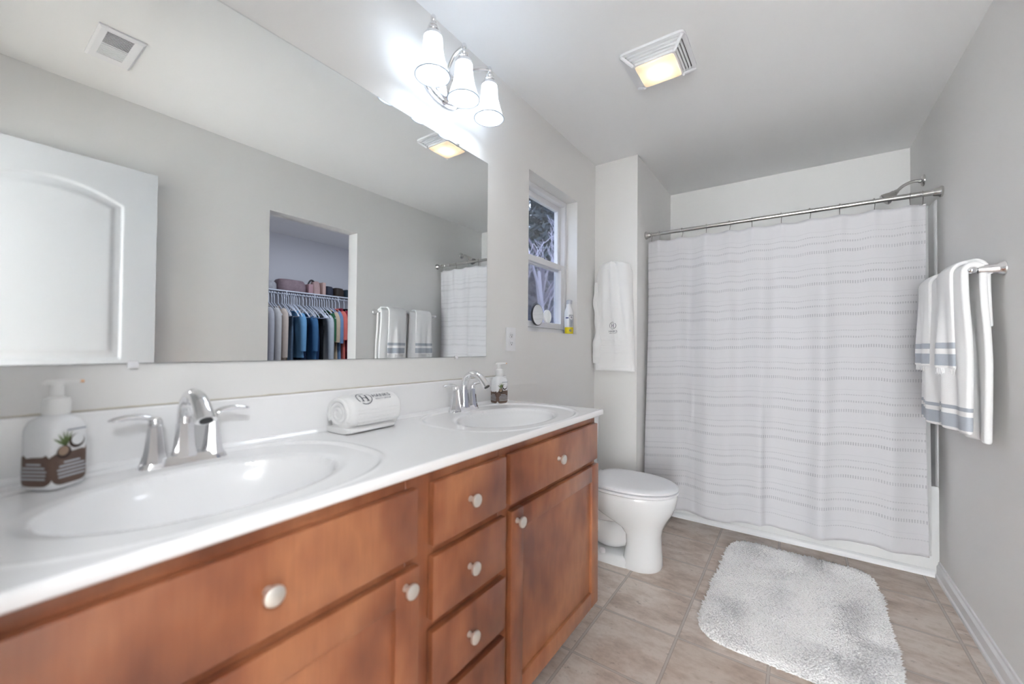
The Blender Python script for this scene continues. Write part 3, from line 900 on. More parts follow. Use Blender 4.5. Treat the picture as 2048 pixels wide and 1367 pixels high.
# ------------------------------------------------------------------ air freshener on the sill
af = thing('air_freshener', 'white and yellow air freshener spray bottle on the window sill', 'spray bottle', (-0.036, 2.352, ZW0))
bm = BM()
lathe(bm, [(.0255, 0), (.0275, .003), (.028, .01), (.028, .125), (.0275, .14), (.025, .152), (.0225, .16)], (0, 0, 0), 'z', 32); body = part('can', bm, plastic, af, world=False)
bm = BM()
lathe(bm, [(.0279, .128), (.0275, .143), (.0250, .156), (.0195, .170), (.016, .182), (.0155, .195)], (0, 0, 0), 'z', 32)
part('shroud', bm, plastic, af, world=False)
bm = BM()
def ht(z, a, b, x): return circle((x, 0, z), X, Y, a, b, 24, 3)
loft(bm, [ht(.193, .0155, .0155, 0), ht(.205, .0165, .0158, .001), ht(.216, .019, .015, .002), ht(.2205, .014, .011, .002)]); part('spray_head', bm, silver_m, af, world=False)
def wrap(b, a0, a1, z0, z1, r, n=10):
    grid(b, n, 1, lambda s, t: Vector((r*math.cos(a0+(a1-a0)*s), r*math.sin(a0+(a1-a0)*s), z0+(z1-z0)*t)))
A = math.radians(-50)
bm = BM(); wrap(bm, A-1.35, A+1.45, .002, .044, .0284, 20); part('label_band', bm, yellow_m, body, world=False, label='yellow lower label')
bm = BM(); wrap(bm, A-.25, A+1.45, .046, .124, .0283, 14); part('label_band', bm, silver_m, body, world=False, label='silver upper label')
bm = BM(); wrap(bm, A-1.0, A-.3, .100, .107, .0285, 8); part('label_mark', bm, blue_m, body, world=False, label='dark blue stripe')
bm = BM()
def emblem(b, a, z, r, rad, n=20):
    vs = [b.verts.new((rad*math.cos(a+r*math.cos(2*PI*i/n)/.028), rad*math.sin(a+r*math.cos(2*PI*i/n)/.028), z+r*math.sin(2*PI*i/n))) for i in range(n)]; b.faces.new(vs)
emblem(bm, A+.35, .106, .0125, .0290); part('label_mark', bm, plastic, body, world=False, label='white round emblem')
bm = BM(); emblem(bm, A+.2, .024, .0085, .0288); part('label_mark', bm, grey_m, body, world=False, label='grey round mark on the yellow')
bm = BM(); wrap(bm, A+.12, A+.58, .1045, .108, .0293, 4)
for k in range(5): wrap(bm, A+.15, A+.75-.08*k, .082-.008*k, .0845-.008*k, .0287, 4)
part('label_mark', bm, grey_m, body, world=False, label='grey print')

# ------------------------------------------------------------------ two round mirrors stuck on the lower pane
def round_mirror(y, z, r, rim_m, label, face=.024, tilt=.0):
    xg = -.091
    t = thing('round_suction_mirror', label, 'mirror', (xg, y, z), 0, 'round mirrors on the window')
    b = BM(); lathe(b, [(.012, 0.0), (.009, .004), (.005, .007), (.005, face)], (0, 0, 0), 'x', 18); part('suction_cup', b, grey_m, t, world=False)
    b = BM(); lathe(b, [(r*.95, face), (r, face+.001), (r, face+.010), (r*.94, face+.012), (r*.93, face+.011)], (0, 0, 0), 'x', 48); part('rim', b, rim_m, t, world=False)
    b = BM(); lathe(b, [(r*.935, face+.0112), (r*.935, face+.0116)], (0, 0, 0), 'x', 48); part('mirror_face', b, mirror_m, t, world=False)
    return t
round_mirror(2.003, 1.338, .0625, black_m, 'larger round mirror with black rim on the window pane')
round_mirror(2.118, 1.334, .0415, plastic, 'smaller round mirror with white rim on the window pane')

# ================================================================== toilet
to = thing('toilet', 'white two piece toilet with closed lid between vanity and shower', 'toilet', (0.3, 2.2, 0))
TY = 2.2
def egg(z, xb, xf, hw, p=2.3, n=48):
    o = []
    xm = xb+(xf-xb)*.45
    for i in range(n):
        a = 2*PI*i/n; ca, sa = math.cos(a), math.sin(a)
        l = (xf-xm) if ca > 0 else (xm-xb)
        pp = 2.05 if ca > 0 else 3.2
        o.append(Vector((xm+l*math.copysign(abs(ca)**(2/pp), ca), TY+hw*math.copysign(abs(sa)**(2/pp), sa), z)))
    return o
bm = BM()
loft(bm, [egg(0, .395, .588, .106), egg(.012, .392, .592, .110), egg(.05, .402, .590, .104), egg(.12, .415, .585, .097), egg(.17, .412, .585, .099), egg(.205, .385, .593, .108), egg(.235, .33, .606, .124), egg(.262, .275, .622, .140), egg(.295, .225, .642, .158), egg(.33, .20, .656, .170), egg(.365, .195, .662, .176), egg(.385, .195, .664, .178), egg(.3925, .20, .660, .174)])
part('bowl', bm, porcelain, to)
bm = BM()
tube(bm, bez([(.46, TY, .20), (.39, TY, .150), (.32, TY, .120), (.25, TY, .135), (.19, TY, .20), (.15, TY, .27), (.12, TY, .33)], 8), .074, 20)
tube(bm, bez([(.38, TY, .27), (.30, TY, .262), (.22, TY, .255), (.16, TY, .265), (.10, TY, .31)], 6), .080, 20)
loft(bm, [circle((.28, TY, z), X, Y, a, b, 40, 4) for z, a, b in ((0, .21, .112), (.030, .208, .110), (.042, .20, .10), (.046, .17, .08))])
part('trapway', bm, porcelain, to)
for s in (-1, 1):
    bm = BM(); lathe(bm, [(.017, .043), (.0165, .055), (.012, .064), (.001, .068)], (.30, TY+s*.092, 0), 'z', 18); part('bolt_cap', bm, plastic, to)
bm = BM(); loft(bm, [egg(.3945, .225, .662, .175), egg(.398, .222, .668, .183), egg(.408, .222, .668, .183), egg(.411, .226, .664, .179)]); part('seat', bm, plastic, to)
bm = BM(); loft(bm, [egg(.4145, .222, .664, .176), egg(.4175, .219, .668, .183), egg(.426, .219, .668, .182), egg(.432, .225, .660, .174), egg(.4345, .25, .62, .14)]); ld = part('lid', bm, plastic, to)
for s in (-1, 1):
    bm = BM(); tube(bm, [(.215, TY+s*.05, .415), (.215, TY+s*.095, .415)], .0125, 12); part('hinge', bm, plastic, to)
bm = BM(); loft(bm, [circle((.10, TY, z), X, Y, a, b, 40, 6) for z, a, b in ((.335, .07, .14), (.36, .078, .155), (.50, .080, .162), (.735, .083, .168))]); part('tank', bm, porcelain, to)
bm = BM(); loft(bm, [circle((.10, TY, z), X, Y, a, b, 40, 6) for z, a, b in ((.735, .088, .175), (.742, .091, .178), (.762, .091, .178), (.771, .085, .172), (.773, .06, .15))]); part('tank_lid', bm, porcelain, to)
bm = BM(); lathe(bm, [(.012, 0), (.012, .008), (.004, .01)], (.182, TY-.11, .68), 'x', 14); tube(bm, [(.192, TY-.11, .68), (.196, TY-.07, .675), (.196, TY-.04, .672)], [.004, .005, .006], 8); part('flush_lever', bm, chrome, to)

# ------------------------------------------------------------------ embroidered towel on the partition wall
ht_t = thing('bath_towel', 'thick white bath towel embroidered HANKS hanging on the partition wall by the window', 'towel', (0.155, YS, 1.7))
def tw_c(z):  # centre and half width against height
    s = sm(1.74, 1.70, z)
    hw = .106 + .018*sm(1.715, 1.64, z) + .008*sm(1.60, 1.25, z) + .006*sm(1.25, 1.05, z)
    if z > 1.705: hw *= math.sqrt(max(.02, 1-((z-1.705)/.026)**2))
    c = .1535 + .002*math.sin(z*7)
    return c, hw
def tw_front(x, z, c, hw):
    t = (x-c)/hw
    dep = .062*(1-.35*sm(1.65, 1.05, z))
    base = dep*(1-abs(t)**7)**.5 if abs(t) < 1 else 0
    fold = .016*math.exp(-((t+.05-(1.70-z)*.35)/.10)**2)*sm(1.0, 1.25, z) - .012*math.exp(-((t-.25-(1.70-z)*.75)/.07)**2)*sm(1.1, 1.35, z)
    fold += .012*math.exp(-((t+.45)/.12)**2)*sm(1.15, 1.45, z)
    rib = 0
    for k in range(6):
        rib += .0034*math.exp(-((z-(1.205-.0165*k))/.0045)**2)
    return base+fold*max(0, 1-t*t)+rib*max(0, 1-t**6) - .003*math.exp(-((z-1.018)/.004)**2)
bm = BM()
rings = []
for j in range(121):
    z = 1.7305-(1.7305-.997)*j/120
    c, hw = tw_c(z); ring = []
    for i in range(41):
        t = -1+2*i/40; t = math.sin(t*PI/2)
        x = c+hw*t
        ring.append(Vector((x, YS-.008-tw_front(x, z, c, hw*1.001), z)))
    for i in range(21):
        t = 1-2*i/20
        ring.append(Vector((c+hw*.97*t, YS-.004, z)))
    rings.append(ring)
loft(bm, rings)
part('front_panel', bm, terry, ht_t, angle=80)
bm = BM(); rings = []
for j in range(60):
    z = 1.60-(1.60-1.045)*j/59
    w = .016+.007*math.sin(j*.16)+.005*math.sin(j*.45+1) - .018*sm(16, 0, j)
    c = .036 + .010*sm(1.5, 1.25, z) - .012*sm(1.25, 1.08, z)
    d = .026+.008*math.sin(j*.3)
    if j > 55: d *= .8
    ring = circle((c, YS-.034, z), X, Y, w+.012, d, 24, 2.4)
    for p in ring: p.x = max(p.x, .006)
    rings.append(ring)
loft(bm, rings); part('back_fold', bm, terry, ht_t, angle=80)
lg = brand_bm('stack', .048)
for v in lg.verts:
    x = .157+v.co.x; z = 1.300+v.co.y
    c, hw = tw_c(z); v.co = Vector((x, YS-.0092-tw_front(x, z, c, hw), z))
part('embroidered_logo', lg, thread_m, ht_t, smooth=False, label='dark navy embroidered crest and lettering')
hk = thing('robe_hook', 'small chrome hook behind the embroidered bath towel', 'hook', (0.155, YS, 1.705))
bm = BM(); lathe(bm, [(.014, 0), (.014, .0035), (.005, .0038)], (.155, YS-.0002, 1.69), '-y', 16); tube(bm, [(.155, YS-.0035, 1.69), (.155, YS-.0042, 1.70)], .003, 8); part('hook_plate', bm, chrome, hk)

# ================================================================== bathtub, surround, shower
tub = thing('bathtub', 'white alcove bathtub behind the shower curtain', 'bathtub', (1.03, 3.25, 0))
ZT = .455
bm = BM()
# outer apron: front face with a recessed panel
def apron(a, b):
    x = XS+.001+(W-XS-.002)*a; z = .0+ZT*b
    d = min(x-XS-.03, W-.03-x, z-.085, .405-z)
    y = YT + .010*sm(0, .02, d) + (.0 if z < ZT-.012 else .004)
    return Vector((x, y, z))
grid(bm, 120, 60, apron)
# rim and basin
def ov(a, b, z): return circle(((XS+W)/2, (YT+YB)/2+.01, z), X, Y, a, b, 64, 5)
outer = circle(((XS+W)/2, (YT+YB)/2, ZT), X, Y, (W-XS)/2-.001, (YB-YT)/2-.001, 64, 60)
for p in outer: p.y = max(p.y, YT+.004)
loft(bm, [outer, ov(.66, .235, ZT+.004), ov(.645, .222, ZT-.008), ov(.60, .19, .2), ov(.54, .15, .11), ov(.3, .1, .1)], False, True)
part('tub_shell', bm, acrylic, tub)
bm = BM(); lathe(bm, [(.03, 0), (.03, .004), (.02, .007)], (XS+.16, 3.26, .112), 'z', 20); part('drain', bm, chrome, tub)
su = thing('shower_surround', 'white moulded shower wall surround above the bathtub', 'shower wall', (1.03, YB, ZT))
bm = BM()
pp = [(XS+.0005, 2.955), (XS+.006, 2.952), (XS+.010, 2.957), (XS+.012, YT+.02), (XS+.016, YB-.06), (XS+.032, YB-.03), (XS+.06, YB-.014), (W-.06, YB-.014), (W-.032, YB-.03), (W-.016, YB-.06), (W-.012, YT+.02), (W-.010, 2.957), (W-.006, 2.952), (W-.0005, 2.955)]
pp2 = [(XS+.0005, YB-.0005), (W-.0005, YB-.0005)]
# panels above the rim; flanges run down the walls past the rim in front
rows = []
for z in (ZT+.002, 1.90, 1.925, 1.93):
    k = 0 if z < 1.91 else (.004 if z < 1.928 else .009)
    rows.append([Vector((x + (-k if x < 1 else k)*(.0 if i in (0, len(pp)-1) else 1), y, z)) for i, (x, y) in enumerate(pp)])
loft(bm, rows, False, False, closed=False)
part('wall_panel', bm, acrylic, su)

rod = thing('curtain_rod', 'chrome tension rod across the shower opening', 'curtain rod', (1.03, YR, ZR))
bm = BM(); tube(bm, [(XS+.012, YR, ZR), (1.62, YR, ZR)], .0118, 20); part('rod', bm, brushed, rod)
bm = BM(); tube(bm, [(1.58, YR, ZR), (W-.012, YR, ZR)], .0136, 20); part('outer_sleeve', bm, brushed, rod)
for x, ax in ((XS+.0006, 'x'), (W-.0006, '-x')):
    bm = BM(); lathe(bm, [(.026, 0), (.027, .003), (.027, .008), (.021, .014), (.018, .03), (.0155, .034)], (x, YR, ZR), ax, 28); part('end_cap', bm, brushed, rod)

HX = [.342, .394, .541, .689, .822, .944, 1.093, 1.229, 1.362, 1.505, 1.643, 1.689]
ords = ['first', 'second', 'third', 'fourth', 'fifth', 'sixth', 'seventh', 'eighth', 'ninth', 'tenth', 'eleventh', 'twelfth', 'thirteenth', 'fourteenth', 'fifteenth', 'sixteenth', 'seventeenth', 'eighteenth', 'nineteenth', 'twentieth', 'twenty-first', 'twenty-second', 'twenty-third', 'twenty-fourth', 'twenty-fifth', 'twenty-sixth', 'twenty-seventh', 'twenty-eighth']
hook0 = None
for k, x in enumerate(HX):
    lab = 'metal curtain hook on the shower rod, %s from the partition wall' % ords[k]
    if hook0 is None:
        hook0 = thing('curtain_hook', lab, 'curtain hook', (x, YR, ZR), 0, 'metal hooks holding the shower curtain')
        bm = BM()
        P = [(0, .0155*math.sin(a), .0155*math.cos(a)) for a in [math.radians(-120+240*i/20) for i in range(21)]]
        P = [(0, -.010, -.030)] + P[0:0] + [(0, -.0135, -.008)] + [(0, -.0155*math.cos(b), .0155*math.sin(b)) for b in [PI*i/14 for i in range(15)]] + [(0, .0135, -.012), (0, .003, -.042), (0, -.003, -.056), (0, -.008, -.058), (0, -.010, -.052)]
        tube(bm, P[1:], .0019, 8); part('ring', bm, brushed, hook0, world=False)
        bm = BM(); add_box(bm, -.011, .011, -.010, -.0075, -.0575, -.0535, .0015); part('bead_bar', bm, brushed, hook0, world=False)
    else: dup(hook0, (x, YR, ZR), random.uniform(-.35, .35), lab)

# shower curtain
cm = curtain_mat()
CX0, CX1_ = .322, 1.700
def c_y(x, v, seed=0.0):
    """fold offset of the sheet; v metres below the top hem"""
    amp = .010+.012*sm(0, .5, v)
    s = math.sin(x*23+.6+seed)*.6 + math.sin(x*41+1.9+.5*v)*.35 + math.sin(x*11.3+2.2)*.5 + math.sin(x*67+v*.8)*.12
    y = amp*s
    # pleats that start at the hooks and fade downwards
    for hx in HX[1:-1]:
        y -= .014*math.exp(-((x-hx)/.022)**2)*math.exp(-v/.22)
    y += .010*math.tanh((x-1.0)/.008)*sm(.8, 1.6, v)*math.exp(-max(0, x-1.0)/.25) + .006*math.tanh((x-.62)/.01)*sm(.3, .9, v)*math.exp(-max(0, x-.62)/.15)
    return y
def c_top(x):
    d = min(abs(x-h) for h in HX)
    return 1.8875-.007*sm(.01, .07, d)
def c_pt(a, b):
    x = CX0+(CX1_-CX0)*a
    zt = c_top(x); zb = .085+.040*(x-CX0) + .009*math.sin(x*14+.4)
    z = zt+(zb-zt)*b; v = zt-z
    xx = x + .006*math.sin(v*2.2+x*5)*sm(.2, 1.2, v)
    lean = -.016 - .050*sm(.5, 1.8, v)
    return Vector((xx, YR-.004+lean*0.75+c_y(x, v), z))
bm = BM()
grid(bm, 240, 100, c_pt, lambda a, b: ((CX0+(CX1_-CX0)*a)*1.04, 1.79*b))
cu = single('shower_curtain', bm, cm, 'white cotton shower curtain with woven grey dash rows hanging from the rod', 'shower curtain', angle=180)
so = cu.modifiers.new('thickness', 'SOLIDIFY'); so.thickness = .0012; so.offset = 1
bm = BM()
def l_pt(a, b):
    x = .314+(1.712-.314)*a; z = 1.882-(1.882-.135)*b
    return Vector((x, YR+.022+.006*math.sin(x*31)-.040*sm(.4, 1.7, 1.88-z)*.75 + .004*math.sin(x*57+b*2), z))
grid(bm, 140, 40, l_pt)
ln = single('shower_liner', bm, liner_m, 'plain white liner showing at the edges behind the shower curtain', 'shower liner', angle=180)

sh = thing('wall_shower', 'chrome shower head on a bent arm above the curtain rod', 'shower head', (W, 3.21, 2.115))
bm = BM(); lathe(bm, [(.032, 0), (.032, .003), (.027, .009), (.013, .013), (.0105, .022)], (W-.0006, 3.21, 2.115), '-x', 28); part('flange', bm, brushed, sh)
bm = BM(); tube(bm, bez([(W-.012, 3.21, 2.115), (W-.045, 3.21, 2.118), (W-.085, 3.21, 2.103), (W-.118, 3.21, 2.072)], 8), .0085, 14); part('arm', bm, brushed, sh)
bm = BM()
d = Vector((-.80, 0, -.60)).normalized(); u = Y; v = d.cross(u)
c0 = Vector((W-.112, 3.21, 2.078))
loft(bm, [circle(c0+d*h, u, v, r, n=28) for h, r in ((0, .012), (.012, .014), (.016, .018), (.03, .019), (.045, .028), (.062, .034), (.070, .034), (.073, .031))])
part('spray_head', bm, brushed, sh)

# ================================================================== towel bar with two sets of towels
BX, BZ = W-.075, 1.438
tb = thing('towel_bar', 'chrome towel bar on the right wall beside the shower', 'towel bar', (W, 2.43, BZ))
bm = BM(); tube(bm, [(BX, 2.125, BZ), (BX, 2.765, BZ)], .0075, 14); part('bar', bm, chrome, tb)
for y in (2.135, 2.755):
    bm = BM(); lathe(bm, [(.026, 0), (.026, .004), (.022, .009), (.0185, .02), (.0145, .055), (.0125, .064)], (W-.0006, y, BZ), '-x', 28); pst = part('post', bm, chrome, tb)
    bm = BM(); lathe(bm, [(.001, -.016), (.009, -.013), (.0135, -.006), (.0145, 0), (.0135, .006), (.009, .013), (.001, .016)], (BX-.004, y, BZ), 'x', 24); part('ball_finial', bm, chrome, pst)

def draped(name, label, group, y0, y1, zf, zb, r, thick, stripes, fold_seed, back_y=None, fringe=False, mname='m'):
    """towel folded over the bar: grid follows back, over the bar, front; v measured from the front hem"""
    t = thing(name, label, 'towel', (BX, (y0+y1)/2, BZ), 0, group)
    Lb, Lf = BZ-zb, BZ-zf
    arc = PI*r
    tot = Lb+arc+Lf
    def pt(a, b):
        s = tot*b                                  # from the back hem
        if s < Lb: x, z, side = BX+r, zb+s, 1
        elif s < Lb+arc:
            an = (s-Lb)/r; x, z, side = BX+r*math.cos(an), BZ+r*math.sin(an), math.cos(an)
        else: x, z, side = BX-r, BZ-(s-Lb-arc), -1
        drop = max(0, BZ-z)
        ya, yb = y0, y1
        if back_y and side > 0: ya, yb = back_y
        spread = .012*sm(0, .5, drop)
        y = ya-spread+(yb-ya+2*spread)*a
        w = sm(.02, .35, drop)
        und = (.010*math.sin(a*PI*2*1.1+fold_seed)+.006*math.sin(a*17+fold_seed*2+drop*3))*w
        edge = -.012*(1-(2*a-1)**2)*(1 if side < 0 else -.4)*(.6+.4*w)
        x += und + edge*(1 if side <= 0 else 1)
        if side > 0: x = min(x, W-.008)
        return Vector((x, y, z))
    b = BM()
    grid(b, 28, 90, pt, lambda a, c: ((y1-y0)*a, tot*(1-c)))
    sheet = part('cloth', b, towel_stripe_mat(mname, stripes), t, angle=180)
    so = sheet.modifiers.new('thickness', 'SOLIDIFY'); so.thickness = thick; so.offset = 0
    sb = sheet.modifiers.new('soft_edges', 'SUBSURF'); sb.levels = 1; sb.render_levels = 1
    if fringe:
        b = BM()
        for i in range(56):
            a = (i+.5)/56; p = pt(a, 1.0)
            q = p+Vector((random.uniform(-.004, .004), random.uniform(-.005, .005), -random.uniform(.018, .026)))
            tube(b, [p+Z*.004, (p+q)/2+Vector((random.uniform(-.002, .002), 0, 0)), q], [.0022, .0019, .001], 5)
        part('fringe', b, terry, sheet)
    return t
G1, G2 = 'white bath towels on the towel bar', 'striped hand towels over the bath towels'
draped('bath_towel', 'white bath towel with grey end bands on the near half of the towel bar', G1, 2.125, 2.385, .850, .822, .022, .020, ((.012, .062), (.080, .094)), .5, mname='bath_towel_cloth')
draped('bath_towel', 'white bath towel with grey end bands on the bar half nearest the shower', G1, 2.425, 2.695, .835, .822, .022, .020, ((.012, .062), (.080, .094)), 2.3, mname='bath_towel_cloth_far')
draped('hand_towel', 'white hand towel with two grey stripes and fringe over the near bath towel', G2, 2.195, 2.372, 1.082, 1.235, .040, .013, ((.010, .054), (.075, .098)), 1.4, (2.15, 2.36), True, 'hand_towel_cloth')
draped('hand_towel', 'white hand towel with two grey stripes and fringe over the far bath towel', G2, 2.490, 2.672, 1.082, 1.235, .040, .013, ((.010, .054), (.075, .098)), 3.9, None, True, 'hand_towel_cloth_far')

# ================================================================== bath mat
bmat = thing('bath_mat', 'white shaggy bath mat with rounded corners on the tiled floor', 'bath mat', (1.155, 2.268, 0), math.radians(-1.5))
MX, MY = .325, .515
def rrect(s, z, n=64): return circle((0, 0, z), X, Y, MX*s, MY*s, n, 7)
bm = BM(); loft(bm, [rrect(.97, .0005), rrect(.985, .003), rrect(.985, .008), rrect(.96, .010)]); part('backing', bm, mat('mat_backing', (.88, .87, .85, 1), .8), bmat, world=False)
bm = BM()
rnd = random.Random(3)
def tuft(x, y, h, w, lean):
    a = rnd.uniform(0, 2*PI)
    dx, dy = lean[0]*1.3+rnd.uniform(-.006, .006), lean[1]*1.3+rnd.uniform(-.006, .006)
    ux, uy = math.cos(a)*w, math.sin(a)*w
    b0 = [bm.verts.new((x+c*ux-s*uy, y+c*uy+s*ux, .008)) for c, s in ((1, 0), (-.5, .87), (-.5, -.87))]
    b1 = [bm.verts.new((x+dx*.45+(c*ux-s*uy)*.9, y+dy*.45+(c*uy+s*ux)*.9, .008+h*.7)) for c, s in ((1, 0), (-.5, .87), (-.5, -.87))]
    tp = bm.verts.new((x+dx, y+dy, .008+h))
    for i in range(3):
        j = (i+1) % 3
        bm.faces.new((b0[i], b0[j], b1[j], b1[i])); bm.faces.new((b1[i], b1[j], tp))
def under(a, c):
    x, y = -MX+2*MX*a, -MY+2*MY*c
    e = (abs(x/MX)**7+abs(y/MY)**7)
    if e > .93:
        k_ = (.93/e)**(1/7); x *= k_; y *= k_
    return Vector((x, y, .0045+.0095*(1-sm(.6, .93, e)) + .0022*noise.noise((x*40, y*40, 2))))
grid(bm, 90, 140, under)
step = .0075
for i in range(int(2*MX/step)+1):
    for j in range(int(2*MY/step)+1):
        x = -MX+i*step+rnd.uniform(-.003, .003); y = -MY+j*step+rnd.uniform(-.003, .003)
        if abs(x/MX)**7+abs(y/MY)**7 > .97: continue
        k = noise.noise((x*7, y*7, 1)); k2 = noise.noise((x*16, y*16, 4))
        ed = max(abs(x/MX), abs(y/MY)); out = sm(.9, 1, ed)
        lean = (.012*k+.010*out*(1 if x > 0 else -1)*(abs(x/MX) > .9), .012*noise.noise((x*7, y*7, 9))+.010*out*(1 if y > 0 else -1)*(abs(y/MY) > .9))
        tuft(x, y, .0115+.004*k+.003*k2-.004*out, .0066, lean)
part('pile', bm, shag, bmat, world=False, smooth=True, angle=180)

# ================================================================== closet seen through the mirror
wsx0, wsx1, wsz = 3.40, 3.728, 1.745
ws = thing('closet_shelf', 'white wire shelf with hanging rail across the back of the closet', 'shelf', (3.56, 2.4, wsz))
bm = BM()
for i in range(76): tube(bm, [(wsx0, 1.3+i*.029, wsz), (wsx1, 1.3+i*.029, wsz)], .0018, 5)
part('shelf_wire', bm, wire_m, ws)
bm = BM()
for x, z, r in ((wsx0, wsz, .004), (wsx0, wsz-.034, .004), (3.56, wsz-.004, .003), (wsx1-.004, wsz, .003)): tube(bm, [(x, 1.28, z), (x, 3.5, z)], r, 6)
add_box(bm, wsx0-.003, wsx0+.001, 1.28, 3.5, wsz-.006, wsz+.006)
part('front_rail', bm, wire_m, ws)
for y in (1.75, 2.21, 2.525, 2.815, 3.3):
    bm = BM(); tube(bm, [(wsx0, y, wsz+.004), (wsx0-.008, y, wsz-.03), (wsx0-.006, y, wsz-.06)], .005, 6); tube(bm, [(wsx0+.005, y, wsz-.03), (wsx1, y, wsz-.30)], .005, 6); part('support_bracket', bm, wire_m, ws)

# hangers: hook over the front rail, arms across
RZ = wsz-.034
def hanger_bm():
    b = BM(); z0 = -.115
    P = [(.012*math.cos(a)+.0, 0, .010+.012*math.sin(a)-.006) for a in [math.radians(20+20*i) for i in range(0, 11)]]
    hook = [(0, 0, z0+.005), (.0, 0, -.05), (.010, 0, -.02), (.0125, 0, -.004), (.010, 0, .008), (0, 0, .0125), (-.010, 0, .007), (-.012, 0, -.006)]
    tube(b, bez(hook, 4), .0036, 6)
    tri = bez([(0, 0, z0+.006), (.05, 0, z0-.020), (.13, 0, z0-.066), (.205, 0, z0-.122), (.200, 0, z0-.136), (.10, 0, z0-.134), (-.10, 0, z0-.134), (-.200, 0, z0-.136), (-.205, 0, z0-.122), (-.13, 0, z0-.066), (-.05, 0, z0-.020), (0, 0, z0+.006)], 3)
    tube(b, tri, .0042, 6)
    return b
h_ys = [2.03, 2.06, 2.085, 2.125, 2.165, 2.19, 2.21, 2.235, 2.262, 2.282, 2.300, 2.325, 2.352, 2.395, 2.432, 2.470, 2.500, 2.527, 2.555, 2.585, 2.615, 2.645, 2.675, 2.705, 2.745, 2.785, 2.835, 2.90]
hg0 = None
rh = random.Random(5)
for k, y in enumerate(h_ys):
    lab = 'white plastic clothes hanger in the closet, %s along the rail from the doorway side' % ords[k]
    rz = rh.uniform(-.16, .16)
    if hg0 is None:
        hg0 = single('clothes_hanger', hanger_bm(), hanger_m, lab, 'hanger', 'white hangers on the closet rail'); hg0.location = (wsx0, y, RZ+.001); hg0.rotation_euler = (0, 0, rz)
    else:
        o = hg0.copy(); COL.objects.link(o); o.location = (wsx0, y, RZ+.001); o.rotation_euler = (0, 0, rz); o['label'] = lab

def cloth_mat(name, c, amt=.25):
    return mat(name, c, .9, spec=.15, noise_amt=amt, noise_scale=18)
def garment(y, label, cat, color, name, zb, sleeve=None, half=.20, thick=.022, seed=0, xs=0.0, zt=1.555):
    t = thing(name, label, cat, (wsx0+xs, y*.957, 0), rh.uniform(-.03, .03), 'clothes hanging in the closet')
    m = cloth_mat('cloth_%d' % len(MATS), color)
    b = BM(); rings = []
    N = 26
    for j in range(N+1):
        z = zt-(zt-zb)*j/N
        s = j/N
        hw = half*(.30+.70*sm(0, .22, s)) if sleeve is not None else half*.62
        hw *= 1+.06*math.sin(s*5+seed)
        th = thick*(.55+.6*sm(0, .3, s)+.25*math.sin(s*7+seed*2))
        ring = []
        for i in range(28):
            a = 2*PI*i/28; ca, sa = math.cos(a), math.sin(a)
            fold = 1+.35*math.sin(ca*9+seed+s*2.2)*sm(.1, .5, s)
            ring.append(Vector((hw*ca+.012*math.sin(s*4+seed), th*math.copysign(abs(sa)**.7, sa)*fold, z)))
        rings.append(ring)
    loft(b, rings); body = part('body', b, m, t, world=False, angle=80)
    if sleeve:
        for s in (-1, 1):
            b = BM()
            P = bez([(s*half*.72, 0, zt-.055), (s*half*.98, -.006, zt-.11), (s*(half*1.08), -.012, zt-.11-sleeve*.5), (s*(half*1.10), -.014, zt-.11-sleeve)], 6)
            n = len(P); tube(b, P, [.040-.010*i/n for i in range(n)], 14, flat=1.25)
            part('sleeve', b, m, t, world=False, angle=80)
        b = BM(); tube(b, circle((0, 0, zt+.004), X, Y, .052, .020, 20), .011, 8, closed=True); part('collar', b, m, t, world=False)
    return t
garment(2.045, 'pale grey long shirt at the doorway end of the closet rail', 'shirt', srgb(176, 176, 182), 'shirt', .80, .52, .21, .026, 1)
garment(2.118, 'off white grey hooded top beside the pale grey long shirt', 'shirt', srgb(190, 188, 188), 'shirt', .82, .50, .21, .030, 2)
garment(2.205, 'cream long sleeved blouse right of the off white hooded top', 'blouse', srgb(196, 182, 172), 'blouse', .90, .42, .20, .022, 3)
garment(2.262, 'olive brown trousers between the cream blouse and faded jeans', 'trousers', srgb(104, 92, 70), 'trousers', .78, None, .19, .020, 4, zt=1.46)
garment(2.318, 'faded grey blue jeans hanging beside the olive trousers', 'jeans', srgb(96, 116, 140), 'jeans', .72, None, .20, .028, 5, zt=1.47)
garment(2.405, 'light blue denim shirt in the middle of the closet rail', 'shirt', srgb(110, 158, 198), 'shirt', 1.02, .32, .20, .030, 6, zt=1.52)
garment(2.468, 'dark navy jeans right of the light blue denim shirt', 'jeans', srgb(28, 40, 66), 'jeans', .75, None, .20, .026, 7, zt=1.48)
garment(2.545, 'mid blue denim jacket between two dark navy garments', 'jacket', srgb(66, 106, 146), 'jacket', 1.00, .30, .19, .028, 8, zt=1.50)
garment(2.612, 'deep blue jeans right of the mid blue denim jacket', 'jeans', srgb(36, 58, 92), 'jeans', .75, None, .20, .026, 9, zt=1.48)
garment(2.672, 'black trousers beside the deep blue jeans', 'trousers', srgb(16, 17, 24), 'trousers', .72, None, .20, .030, 10, zt=1.48)
garment(2.742, 'white grey tunic right of the black trousers', 'shirt', srgb(184, 190, 196), 'shirt', .80, .46, .19, .020, 11, zt=1.52)
garment(2.790, 'dark green shirt between the white tunic and beige top', 'shirt', srgb(48, 92, 66), 'shirt', .95, .24, .18, .013, 12, zt=1.55)
garment(2.826, 'beige short sleeved top next to the dark green shirt', 'shirt', srgb(190, 172, 150), 'shirt', .95, .26, .19, .014, 13, zt=1.56)
garment(2.862, 'steel blue shirt between the beige and coral tops', 'shirt', srgb(112, 138, 172), 'shirt', .76, .28, .19, .015, 14, zt=1.57)
